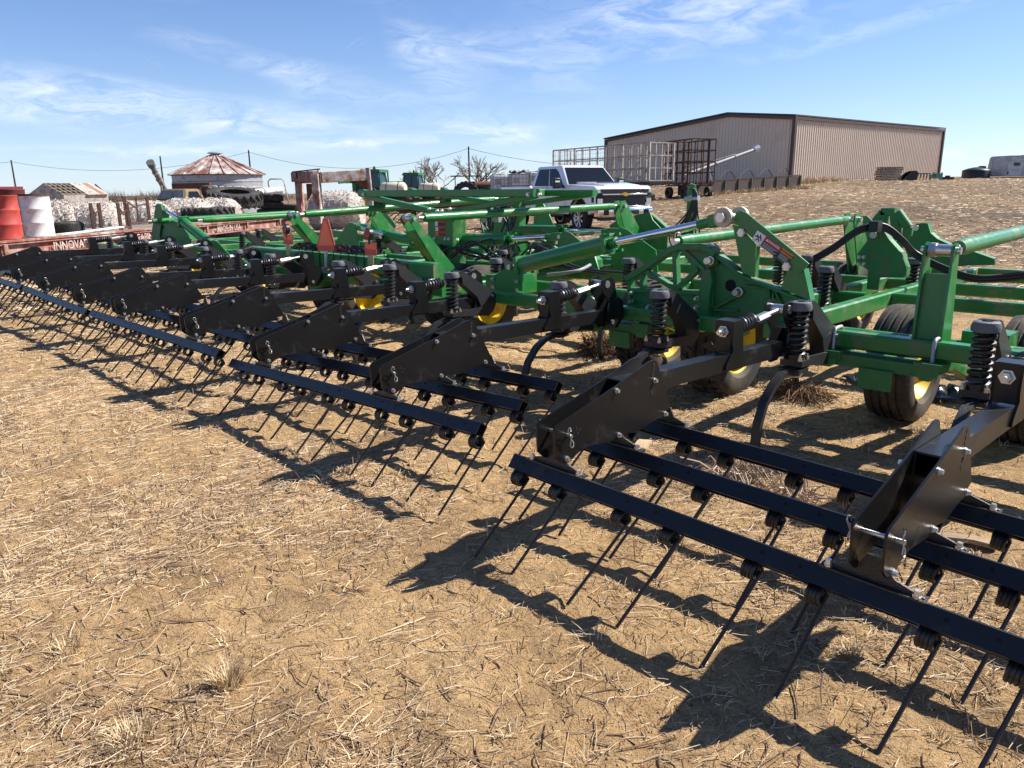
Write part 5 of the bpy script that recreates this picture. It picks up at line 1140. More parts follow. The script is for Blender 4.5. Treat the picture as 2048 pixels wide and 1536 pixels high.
barrel('dark red drum standing behind the dented red one',deck(33,1.0),mat('maroon_paint',(.13,.022,.02),.65,0,.3,5),0,1.0)
def tyre_thing(label,p,rad,w,lug,rot,m=TYREOLD):
    mb=MB().lathe([(-w*.42,rad*.55),(-w*.5,rad*.62),(-w*.52,rad*.8),(-w*.44,rad*.95),(-w*.3,rad),(w*.3,rad),(w*.44,rad*.95),(w*.52,rad*.8),(w*.5,rad*.62),(w*.42,rad*.55),(w*.40,rad*.58),(w*.42,rad*.82),(-w*.42,rad*.82),(-w*.40,rad*.58)],(0,0,0),'Z',40)
    T=link('loose_tyre',mb.mesh('loose_tyre',.5),m,None,p,rot); tag(T,label,'tyre')
    if lug:
        for k in range(22):
            a=2*math.pi*k/22
            for s in (-1,1):
                aa=a+(.07 if s>0 else -.07); rt=Matrix.Rotation(aa,3,'Z'); c=rt@Vector((rad*1.0,0,s*w*.24)); l=MB(); l.box((0,0,0),(rad*.09,.055,w*.60),None); q=rt@Matrix.Rotation(s*.75,3,'X'); l.v=[tuple(c+q@Vector(v)) for v in l.v]; ob('tread_lug',l,m,T)
    else:
        lm=MB()
        for k in range(40):
            a=2*math.pi*k/40
            for z in (-.3,-.1,.1,.3): lm.box(Vector((rad*1.0*math.cos(a+z),rad*math.sin(a+z),z*w*.9)),(.014,rad*.11,w*.15),Matrix.Rotation(a+z,3,'Z'))
        ob('tread',lm,m,T)['kind']='stuff'
    return T
tyre_thing('car tyre lying flat beside the white drum on the trailer',deck(137,1.1)+Vector((0,0,.13)),.36,.25,False,(0,0,0))
P_=deck(422,1.3); tyre_thing('tractor tyre lying flat on the trailer, lower of the two lugged tyres',P_+Vector((0,0,.22)),.80,.42,True,(0,0,.3))
P_=deck(478,1.5); tyre_thing('large lugged tractor tyre propped at a tilt on top of the other',P_+Vector((0,0,.72)),.92,.48,True,(R(7),R(9),.5))
P_=deck(545,1.2)
for k in range(3): tyre_thing(['bottom car tyre of the stack behind the tractor tyres','middle car tyre of the stack behind the tractor tyres','top car tyre of the stack behind the tractor tyres'][k],P_+Vector((0.03*k,0,.14+.27*k)),.50,.26,False,(0,R(2*k),k))
tyre_thing('pale dusty tyre lying flat at the foot of the gooseneck',deck(592,.6)+Vector((0,0,.30)),.50,.28,False,(0,0,1),mat('dusty_tyre',(.085,.078,.065),.9,0,.25,6,.1,60))
mb=MB(); a=deck(118,.25);b=deck(245,.2); mb.ribbon([a+Vector((0,0,.03)),(a*.6+b*.4)+Vector((0,0,.05)),(a*.2+b*.8)+Vector((0,0,.08)),b+Vector((0,0,.09))],.16,.03,TN); o=tag(ob('plank',mb,WHITEP,None),'bowed white board lying along the near edge of the trailer deck','plank')
# steel pen gates on the deck
def gate(label,u0,u1,v0,off):
    a=deck(u0,off); b=deck(u1,off); H=PF((u0+u1)/2,v0,((a+b)/2).dot(FH)).z-DZ; T=thing('pen_gate',label,'gate',a); d=b-a; d.z=0
    def bm(p,q,w=.05): mb=MB(); mb.beam(p,q,w,w,ch=0); ob('gate_bar',mb,RUSTD,T)
    U=Vector((0,0,1)); bm(U*.0,U*H,.07); bm(d,d+U*H,.07); bm(U*.05,d+U*.05); bm(U*H*.55,d+U*H*.75,.03); bm(U*H*.9,d*.5+U*H*.55,.03)
    if u1-u0>30: bm(U*(H-.02),d+U*(H-.02)); bm(d*.5,d*.5+U*H,.04)
gate('narrow rusty gate frame standing on the trailer behind the tyre',190,206,408,.5); gate('middle rusty gate frame on the trailer before the bales',244,262,408,.5); gate('wide rusty gate frame on the trailer, nearest the old truck',258,303,394,2.0)
# ---------------------------------------------------------------- cotton / hay bales
COTTON=mat('cotton_burr',(.52,.47,.42),.95,0,.35,9,.6,16,(.30,.21,.15),.45,10)
def bale(label,u,f,dia,L,ang,top):
    p=base_at(u,f); ctr=PF(u,top,f); T=None; mb=MB(); n=40; m=22; vs=[]; r=dia/2
    for j in range(m+1):
        t=j/m; x=(t-.5)*L; rr=r*(1-.34*max(0,(abs(t-.5)-.22)/.28)**2.2)
        for i in range(n):
            a=2*math.pi*i/n; q=rr*(1+random.uniform(-.035,.035)); vs.append((x+random.uniform(-.02,.02),q*math.cos(a),max(q*math.sin(a),-r*.86)))
    fs=[(j*n+i,j*n+(i+1)%n,(j+1)*n+(i+1)%n,(j+1)*n+i) for j in range(m) for i in range(n)]; fs+=[tuple(range(n)),tuple(range(m*n,m*n+n))]
    mb.add(vs,fs); H=ctr.z-p.z; T=tag(ob('round_bale',mb,COTTON,None,(p.x,p.y,max(ctr.z-r,p.z+r*.8)),(0,0,YAW+ang),.2),label,'bale','rough round bales behind the trailer')
    # ragged tufts all over the surface, one mesh
    k=6500; th=RNG.random(k)*6.283; xx=(RNG.random(k)-.5)*L; s=RNG.uniform(.010,.026,k); rr=r*(1-.34*np.maximum(0,(np.abs(xx/L)-.22)/.28)**2.2)*(1+RNG.uniform(-.03,.05,k)); ed=RNG.random(k)<.22; rr=np.where(ed,r*.66*np.sqrt(RNG.random(k)),rr); xx=np.where(ed,np.sign(xx)*L*.5,xx); c=np.stack([xx,rr*np.cos(th),np.maximum(rr*np.sin(th),-r*.85)],1)
    q=RNG.normal(0,1,(k,4,3))*s[:,None,None]*.8; V=(c[:,None,:]+q).reshape(-1,3); i=np.arange(k)[:,None]*4; Q=np.concatenate([np.concatenate([i,i+1,i+2],1),np.concatenate([i,i+2,i+3],1)])
    t=link('ragged_tufts',np_mesh('ragged_tufts',V,Q),TUFT,T); t['kind']='stuff'; return T
TUFT=straw_mat('bale_tuft',[(0,(.26,.19,.14)),(.25,(.46,.38,.31)),(.55,(.60,.55,.49)),(1,(.74,.71,.66))],.95)
bale('rough whitish round bale just right of the tyre by the white drum',182,24,1.5,1.75,R(8),404)
bale('rough whitish round bale behind the rusty gate frames',279,25,1.5,1.75,R(5),404)
bale('small glimpse of a bale between white drum and shack',113,22,1.2,.7,R(30),402)
bale('rough bale in front of the old truck cab',372,26,1.55,1.6,R(4),400)
bale('rough bale at right of the old truck, behind the tractor tyres',436,27,1.5,1.4,R(2),397)
bale('mottled brown bale beneath the gooseneck',672,33,1.75,2.2,R(-4),389)
# ---------------------------------------------------------------- shack, container, old truck
def shack():
    f=88; a=base_at(92,f); TIN=mat('old_tin',(.46,.42,.37),.7,.1,.2,1.2,0,60,(.24,.12,.07),.4,1.6); TINR=mat('old_tin_rust',(.30,.15,.09),.8,0,.3,1.5)
    w=(PF(208,415,f)-PF(92,415,f)).length*1.02; z1=PF(150,388,f).z-a.z; zr=PF(150,366,f).z-a.z; dp=5.0; gw=w*.27
    T=thing('tin_shack','derelict tin shack with half its roof stripped to rafters','shack',a,YAW+R(50))
    # long wall faces the camera, gable at the left, local x right, y away
    x0,x1=gw,w
    for k in range(8):
        xa=x0+(x1-x0)*k/8; xb=x0+(x1-x0)*(k+1)/8-.02; mb=MB(); mb.plate([(xa,0,-.3),(xb,0,-.3),(xb,0,z1),(xa,0,z1)],(0,.05,0)); ob('wall_sheet',mb,TIN,T)
    mb=MB(); mb.plate([(x0,0,-.3),(0,dp,-.3),(0,dp,z1),(gw*.45,dp*.5,zr),(x0,0,z1)],(.04,.02,0)); ob('gable',mb,TIN,T)
    mb=MB(); mb.plate([(x1,0,-.3),(x1-.3,dp,-.3),(x1-.3,dp,z1),(x1-.2,dp*.5,zr),(x1,0,z1)],(.04,.02,0)); ob('gable',mb,TIN,T)
    ry=dp*.5
    for k in range(4): t=k/3.5; mb=MB(); xs=gw*(1-t*.55); mb.beam((xs-.2,ry*t,z1+(zr-z1)*t),(x0+(x1-x0)*.62,ry*t,z1+(zr-z1)*t),.10,.10,ch=0); ob('purlin',mb,WOODG,T)
    for k in range(5): xa=x0+(x1-x0)*.55*k/5; mb=MB(); mb.beam((xa,0,z1),(xa-gw*.5,ry,zr),.10,.12,ch=0); ob('rafter',mb,WOODG,T)
    for k in range(5):
        xa=x0+(x1-x0)*(.52+.5*k/5); xb=x0+(x1-x0)*(.52+.5*(k+1)/5)-.03; mb=MB(); mb.plate([(xa,-.25,z1-.08),(xb,-.25,z1-.08),(xb-gw*.45,ry,zr+.06),(xa-gw*.45,ry,zr+.06)],(0,0,.04)); ob('roof_sheet',mb,TINR if k==3 else TIN,T)
    mb=MB(); mb.plate([(0,dp,z1+.1),(gw*.45,ry,zr+.08),(x1-.5,ry,zr+.02),(x1-.6,dp,z1+.1)],(0,0,.05)); ob('roof_sheet',mb,TIN,T)
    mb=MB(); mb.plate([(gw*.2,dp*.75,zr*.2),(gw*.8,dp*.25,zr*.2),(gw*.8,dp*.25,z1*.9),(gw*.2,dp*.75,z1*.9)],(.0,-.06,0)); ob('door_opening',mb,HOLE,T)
shack()
def container():
    f=52; a=base_at(45,f); H=PF(45,373,f).z-a.z; CR=mat('container_red',(.27,.045,.045),.6,0,.15,1.5,0,60,(.13,.05,.04),.25,2)
    T=thing('shipping_container','dark red corrugated container at the left edge behind the drums','container',a,YAW+R(42))
    L=7
    for k in range(22): mb=MB(); x=-L*(k+.5)/22; mb.plate([(x-.10,0,0),(x+.10,0,0),(x+.07,-.10,0),(x-.07,-.10,0)],(0,0,H-.2)); mb.v=[(p,q,r+H/2) for p,q,r in mb.v]; ob('corrugation',mb,CR,T)
    mb=MB(); mb.box((-L/2,1.25,H/2),(L,2.45,H-.1)); ob('wall',mb,CR,T)
    for z in (.08,H-.08): mb=MB(); mb.box((-L/2,-.03,z),(L+.1,.16,.16)); ob('side_rail',mb,CR,T)
    for x in (0,-L): mb=MB(); mb.box((x,-.03,H/2),(.17,.17,H)); ob('corner_post',mb,CR,T)
container()
def old_truck():
    f=36; a=base_at(355,f); T=thing('old_truck','old truck with rusty olive cab and divided windscreen behind the bales','truck',a,YAW+R(-105))
    OL=mat('olive_rust',(.17,.125,.055),.75,0,.3,2.5,.05,60,(.11,.06,.035),.45,3); H=PF(355,375,f).z-a.z
    # local x = forward of truck, y = left
    def prism(pts,w0,w1,zc,m,nm):
        pass
    b=[(-.9,-.85,1.0),(.55,-.85,1.0),(.55,.85,1.0),(-.9,.85,1.0)]; t=[(-.78,-.66,H-.06),(.22,-.66,H-.06),(.22,.66,H-.06),(-.78,.66,H-.06)]; lo=[(-.9,-.9,.55),(.6,-.9,.55),(.6,.9,.55),(-.9,.9,.55)]
    bel=H*.70; b=[(x,y,bel-.0) for x,y,_ in b]
    mb=MB().add(lo+b,[(3,2,1,0),(0,1,5,4),(1,2,6,5),(2,3,7,6),(3,0,4,7),(4,5,6,7)]); bevel(ob('cab_body',mb,OL,T),.08,3)
    mb=MB().add(b+t,[(0,1,5,4),(1,2,6,5),(2,3,7,6),(3,0,4,7),(4,5,6,7),(3,2,1,0)]); bevel(ob('cab_roof',mb,OL,T),.12,4)
    g=mat('hazy_glass',(.13,.145,.15),.12,0,.3,4,coat=.6)
    def P(s,w): # windscreen plane
        x=.55+(.22-.55)*w+.012; y=s*(.85+(.66-.85)*w); z=bel+(H-.06-bel)*w; return (x,y,z)
    for s0,s1 in ((-.86,-.05),(.05,.86)): mb=MB(); mb.plate([P(s0,.14),P(s1,.14),P(s1*.96,.86),P(s0*.96,.86)],(.02,0,0)); ob('windscreen_pane',mb,g,T)
    for s in (-1,1): mb=MB(); mb.plate([(-.55,s*.845,bel+.08),(.35,s*.845,bel+.08),(.12,s*.70,H-.18),(-.5,s*.70,H-.18)],(0,.03,0)); ob('side_window',mb,GLASS,T)
    mb=MB(); mb.plate([(x,0,z) for x,z in ((.55,.6),(1.9,.6),(1.95,bel-.25),(1.7,bel-.1),(.55,bel))],(0,1.1,0)); bevel(ob('hood',mb,OL,T),.12,3)
    for s in (-1,1): mb=MB(); mb.plate([(.7,s*.75,.5),(2.0,s*.75,.5),(1.8,s*.75,.95),(1.3,s*.75,1.05),(.85,s*.75,.9)],(0,.4,0)); bevel(ob('fender',mb,OL,T),.1,3)
    mb=MB(); mb.box((-2.4,0,1.15),(2.8,2.1,.12)); ob('flat_bed',mb,RUSTD,T); mb=MB(); mb.box((-1.05,0,1.6),(.1,2.1,1.0)); ob('headboard',mb,RUST,T)
    w=MB().lathe([(-.11,.2),(-.11,.42),(.11,.42),(.11,.2)],(0,0,0),'Y',24)
    for x in (1.35,-2.6):
        for s in (-.8,.8): ob('wheel',MB().add(w.v,w.f),TYREOLD,T,(x,s,.42))
old_truck()
# ---------------------------------------------------------------- poles and wires
def poles():
    PM=mat('pole_wood',(.06,.045,.035),.9,0,.3,3); tops=[]
    for u,v,f,lb in ((22,320,120,'leftmost utility pole, behind the red container'),(320,312,118,'utility pole rising behind the old truck'),(497,300,112,'utility pole rising behind the right of the grain bin'),(937,293,105,'utility pole between the two bare trees')):
        t=PF(u,v,f); z0=gz(t); mb=MB(); mb.cyl((0,0,-.3),(0,0,t.z-z0),.15,.10,n=10); tag(ob('utility_pole',mb,PM,None,(t.x,t.y,z0)),lb,'utility pole','utility poles along the horizon'); tops.append(t)
    def wire(a,b,sag,lb,r=.022):
        pts=[a.lerp(b,k/24)-Vector((0,0,sag*4*(k/24)*(1-k/24))) for k in range(25)]; mb=MB(); mb.path([p-a for p in pts],r,5); tag(ob('power_line',mb,HOSE,None,a),lb,'wire')
    d=Vector((0,0,-.25)); wire(tops[2]+d,tops[3]+d,2.4,'sagging wire from the bin pole to the tree pole'); wire(tops[0]+d,tops[2]+d,1.9,'sagging wire from the leftmost pole to the bin pole')
    wire(tops[3]+d,PF(1330,330,96),1.0,'wire running right from the tree pole behind the cage trailer'); wire(PF(-120,300,116),tops[0]+d,.8,'short wire at the left edge of the sky')
poles()
# ---------------------------------------------------------------- bare trees and far brush
BARK=mat('pale_bark',(.20,.165,.13),.9,0,.25,5)
def bare_tree(label,u,vt,vb,f,seed,spread=1.0):
    rg=random.Random(seed); b=base_at(u,f); H=PF(u,vt,f).z-b.z; T=thing('bare_tree',label,'tree',b); tr=MB(); cr=MB()
    def grow(p,d,L,r,lv):
        n=3; pts=[p]; q=p.copy(); dd=d.copy()
        for k in range(n):
            dd=(dd+Vector((rg.gauss(0,.16),rg.gauss(0,.16),rg.gauss(.04,.1)))).normalized(); q=q+dd*L/n; pts.append(q.copy())
        (tr if lv<2 else cr).path(pts,r,5 if lv<3 else 3,rr=[r*(1-.45*i/n) for i in range(n+1)],cap=False)
        if lv>=6: return
        for k in range(3 if (lv<2 or rg.random()<.65) else 2):
            a=rg.random()*6.28; sp=rg.uniform(.35,.75)*spread; s=dd.orthogonal().normalized(); s.rotate(Matrix.Rotation(a,3,dd)); nd=(dd*math.cos(sp)+s*math.sin(sp)); nd.z=nd.z*.9+.12; nd.normalize()
            grow(pts[-1] if k<2 else pts[-2],nd,L*rg.uniform(.66,.86),r*.68,lv+1)
    grow(Vector((0,0,-.1)),Vector((0,0,1)),H*.20,H*.024,0)
    if rg.random()<2: grow(Vector((.2,0,-.1)),Vector((.35,.1,.9)).normalized(),H*.19,H*.018,1)
    # scale to measured height
    zmax=max(v[2] for v in cr.v); k=H/zmax; tr.v=[(x*k,y*k,z*k) for x,y,z in tr.v]; cr.v=[(x*k,y*k,z*k) for x,y,z in cr.v]
    ob('trunk',tr,BARK,T); o=ob('crown',cr,BARK,T)
bare_tree('bare leafless tree left of the pole, beyond the sprayers',872,311,380,88,5,.95); bare_tree('denser bare tree right of the pole, beyond the rusty tractor',948,308,378,90,12,.85)
def brush():
    V=[];Q=[];o=0; tw=straw_mat('brush_twigs',[(0,(.09,.065,.05)),(.5,(.15,.115,.085)),(1,(.22,.17,.13))],.9); n=0
    for k in range(150):
        u=random.uniform(-160,560) if k<110 else random.uniform(560,1130); f=random.uniform(150,190); p=base_at(u,f); h=random.uniform(1.5,3.6)*(1 if u<560 else .7); w=random.uniform(2,4); m=150
        a=RNG.random(m)*6.283; e=RNG.uniform(.2,1.45,m); L=h*RNG.uniform(.4,1,m); b0=np.stack([RNG.normal(0,w*.35,m),RNG.normal(0,w*.35,m),RNG.uniform(0,h*.5,m)],1)
        d=np.stack([np.cos(a)*np.cos(e),np.sin(a)*np.cos(e),np.sin(e)],1); t=b0+d*L[:,None]*.6; sd_=np.stack([-np.sin(a),np.cos(a),0*a],1)*.035
        vv=np.concatenate([b0-sd_,b0+sd_,t],1).reshape(-1,3,3)+np.array((p.x,p.y,p.z)); V.append(vv.reshape(-1,3)); i=np.arange(m)[:,None]*3+o; Q.append(np.concatenate([i,i+1,i+2],1)); o+=m*3
    ob_=link('far_brush',np_mesh('far_brush',np.concatenate(V),np.concatenate(Q)),tw); ob_['kind']='stuff'; ob_['label']='low grey brown brush along the far field edge'; ob_['category']='brush'
brush()
# ---------------------------------------------------------------- sprayers, rusty gear, totes
def tractor(label,u,f,rz,tankc,scale=1.,cabv=None):
    b=base_at(u,f); T=thing('sprayer_tractor',label,'tractor',b,rz); s=scale
    def P(nm,mb,m): 
        mb.v=[(x*s,y*s,z*s) for x,y,z in mb.v]; return ob(nm,mb,m,T)
    G=mat('tractor_green',(.018,.12,.03),.4,0,.1,3); 
    P('hood',MB().plate([(x,0,z) for x,z in ((.3,1.2),(2.7,1.1),(2.75,1.55),(2.5,1.75),(.3,1.95))],(0,.9,0)),G); P('chassis',MB().box((.8,0,.95),(3.6,.6,.5)),mat('tractor_dark',(.02,.022,.02),.7))
    P('cab_base',MB().box((-.5,0,1.55),(1.5,1.5,.6)),G)
    gl=mat('cab_glass',(.02,.04,.042),.1,0,.1,3,coat=.2); P('cab_glass',MB().add([(-1.2,-.72,1.85),(.3,-.72,1.85),(.3,.72,1.85),(-1.2,.72,1.85),(-1.1,-.66,2.85),(.15,-.66,2.85),(.15,.66,2.85),(-1.1,.66,2.85)],[(0,1,5,4),(1,2,6,5),(2,3,7,6),(3,0,4,7),(4,5,6,7),(3,2,1,0)]),gl)
    for x,y in ((-1.2,-.74),(.32,-.74),(.32,.74),(-1.2,.74),(-.45,-.75),(-.45,.75)): P('cab_pillar',MB().beam((x,y,1.8),(x*.92,y*.92,2.86),.09,.09),G)
    P('cab_roof',MB().plate([(x,0,z) for x,z in ((-1.3,2.86),(.35,2.86),(.30,3.06),(-1.1,3.10))],(0,1.55,0)),G); P('beacon',MB().cyl((-.4,0,3.08),(-.4,0,3.28),.12,.08,n=10),G)
    P('fluid_tank',MB().lathe([(-.9,.02),(-.9,.30),(-.75,.42),(.75,.42),(.9,.30),(.9,.02)],(1.4,-.95,1.75),'X',20,False),tankc)
    for y in (-.62,.62): P('tank_strap',MB().pipe((1.4+y*.7,-.95-.001,1.75),(1.46+y*.7,-.95,1.75),.435,.425),G)
    def wheel(x,y,r,w):
        t=MB().lathe([(-w/2,r*.55),(-w/2,r*.93),(-w*.38,r),(w*.38,r),(w/2,r*.93),(w/2,r*.55)],(0,0,0),'Y',28); t.v=[(a+x,b_+y,c+r) for a,b_,c in t.v]; o=P('wheel',t,TYREOLD)
        h=MB().lathe([(-w*.3,.05),(-w*.3,r*.5),(-w*.5,r*.56),(w*.5,r*.56),(w*.3,r*.5),(w*.3,.05)],(0,0,0),'Y',24,False); h.v=[(a+x,b_+y,c+r) for a,b_,c in h.v]; h.v=[(a_*s,b2*s,c2*s) for a_,b2,c2 in h.v]; ob('rim',h,mat('faded_yellow',(.55,.40,.07),.6),o)
        l=MB()
        for k in range(18):
            a=2*math.pi*k/18; l.box(Vector((x+r*1.01*math.cos(a),y,r+r*1.01*math.sin(a))),(.10,w*.9,.06),Matrix.Rotation(-a+R(90),3,'Y')@Matrix.Rotation(.5,3,'Z'))
        P('tread',l,TYREOLD)['kind']='stuff'
    wheel(-.5,-1.0,.95,.5); wheel(-.5,1.0,.95,.5); wheel(2.2,-.95,.62,.38); wheel(2.2,.95,.62,.38)
    for k in range(6): y=-1.9-.0*k; P('boom_section',MB().beam((-1.9+.1*k,-2.6+.95*k,2.2+.03*k),(-1.8+.1*k,-1.7+.95*k,2.25),.10,.20),G)
    P('boom_mount',MB().box((-1.7,0,1.7),(.3,1.4,1.0)),G); return T
TANKW=mat('cream_tank',(.68,.60,.44),.5,0,.08,3)
tractor('green sprayer tractor with cab and cream side tank behind the gooseneck neck',762,55,YAW+R(-15),TANKW,1.0); tractor('second green sprayer tractor, right of the first, half hidden',838,70,YAW+R(-15),TANKW,1.0)
def rusty_tractor():
    b=base_at(938,52); T=thing('rusty_tractor','rusty old tractor with orange belt pulley before the bare trees','tractor',b,YAW+R(6))
    def wheel(x,y,r,w):
        t=MB().lathe([(-w/2,r*.6),(-w/2,r*.93),(-w*.38,r),(w*.38,r),(w/2,r*.93),(w/2,r*.6)],(x,y,r),'Y',28); o=ob('wheel',t,TYREOLD,T)
        l=MB()
        for k in range(20): a=2*math.pi*k/20; l.box(Vector((x+r*1.0*math.cos(a),y,r+r*1.0*math.sin(a))),(.12,w*.9,.07),Matrix.Rotation(-a+R(90),3,'Y'))
        ob('tread',l,TYREOLD,o)['kind']='stuff'
    wheel(-.2,-.8,.88,.45); wheel(-.2,.8,.88,.45); wheel(1.2,-.6,.70,.35); wheel(1.2,.6,.7,.35)
    ob('engine_hood',MB().cyl((.2,0,1.45),(2.1,0,1.45),.32,n=16),RUST,T); ob('belt_pulley',MB().cyl((2.05,0,1.40),(2.25,0,1.40),.45,n=24),mat('orange_rust',(.45,.17,.05),.7,0,.3,5),T); ob('canopy',MB().box((-.2,0,2.12),(2.0,1.3,.06)),mat('dull_green',(.10,.12,.06),.7),T)
    for x in (-.9,.5): ob('canopy_post',MB().beam((x,0,1.2),(x,0,2.1),.06,.06),RUSTD,T)
    ob('chassis',MB().box((.5,0,1.0),(2.6,.5,.4)),RUSTD,T); ob('exhaust_stack',MB().cyl((1.2,.1,1.7),(1.2,.1,2.3),.05,n=8),RUSTD,T)
rusty_tractor()
def tote(label,u,f,w,vt,vb,cover=False):
    b=base_at(u,f); H=1.16; zt=PF(u,vt,f).z; z0=b.z; T=thing('liquid_tote',label,'tote',(b.x,b.y,max(z0,zt-H)),YAW+R(12),'caged liquid totes'); mt=mat('tote_plastic',(.78,.76,.72),.45,0,.1,2); 
    bt=bevel(ob('tank',MB().box((0,0,.64),(w*.94,w*.94,.96)),mt,T),.05,3)
    for k in range(6):
        x=-w/2+w*k/5
        for s in (-1,1): ob('cage_bar',MB().beam((x,s*w/2,.14),(x,s*w/2,1.14),.022,.022,ch=0),GALV,T); ob('cage_bar',MB().beam((s*w/2,x,.14),(s*w/2,x,1.14),.022,.022,ch=0),GALV,T)
    for k in range(5):
        z=.16+.98*k/4
        for s in (-1,1): ob('cage_bar',MB().beam((-w/2,s*(w/2+.012),z),(w/2,s*(w/2+.012),z),.024,.024,ch=0),GALV,T); ob('cage_bar',MB().beam((s*(w/2+.012),-w/2,z),(s*(w/2+.012),w/2,z),.024,.024,ch=0),GALV,T)
    ob('label_plate',MB().box((-w*.25,-w/2-.03,.78),(w*.34,.01,.30)),mat('tote_label',(.35,.33,.31),.5),T); ob('pallet',MB().box((0,0,.06),(w,w,.12)),WOODG,T)
    ob('fill_cap',MB().cyl((0,0,1.12),(0,0,1.19),.11,n=14),PLASTIC,T)
    if cover: ob('plastic_sheet',MB().add([(-w*.52+w*1.04*i/6+random.uniform(-.03,.03),-w*.52+w*1.04*j/6,1.16+random.uniform(0,.22)) for i in range(7) for j in range(7)],[(i*7+j,i*7+j+1,i*7+j+8,i*7+j+7) for i in range(6) for j in range(6)]),mat('grey_sheet',(.32,.32,.32),.5,0,.3,5),T)
    return T
for lb,u,f,vt,cv in (('caged white tote left of the pickup, farthest left of the row',1002,45,350,False),('tote with crumpled sheet on top, second from the left',1038,44,347,True),('caged tote third from the left beside the pickup cab',1056,47,349,False),('caged tote right against the pickup cab',1074,44,343,False)): tote(lb,u,f,1.05,vt,380,cv)
for k,(u,f) in enumerate(((1002,45.3),(1038,44.5))): tote('lower caged tote under the %s tote of the row'%('leftmost' if k==0 else 'sheet covered'),u,f,1.05,378,400)
# rusty plough / scrap between implement and sprayers
def scrap():
    b=base_at(780,38); T=thing('rusty_plough','rusty plough gang lying in front of the sprayers','plough',b,YAW)
    for k in range(9): ob('plough_share',MB().ribbon([(-1.2+.3*k,0,.0),(-1.0+.3*k,.1,.25),(-.75+.3*k,.2,.45),(-.4+.3*k,.3,.55)],.10,.05,(0,1,0)),RUSTD,T)
    ob('plough_beam',MB().beam((-1.4,.3,.6),(1.9,.3,.55),.12,.12),RUSTD,T)
    b=base_at(875,36); T=thing('scrap_hopper','dark rusty steel hopper seen under the green rest frame','hopper',b,YAW)
    ob('hopper_side',MB().plate([(-1.5,0,.55),(1.4,0,.65),(1.1,0,1.05),(-1.6,0,1.0)],(0,.06,0)),RUSTD,T); ob('hopper_side',MB().plate([(-1.5,1.2,.55),(1.4,1.2,.65),(1.1,1.2,1.05),(-1.6,1.2,1.0)],(0,.06,0)),RUSTD,T); ob('hopper_floor',MB().plate([(-1.5,0,.55),(1.4,0,.65),(1.4,1.2,.65),(-1.5,1.2,.55)],(0,0,.05)),RUSTD,T)
    for x in (-1.2,1.0): ob('hopper_leg',MB().beam((x,.2,0),(x,.2,.6),.10,.10),RUSTD,T); ob('hopper_leg',MB().beam((x,1.0,0),(x,1.0,.6),.10,.10),RUSTD,T)
scrap()
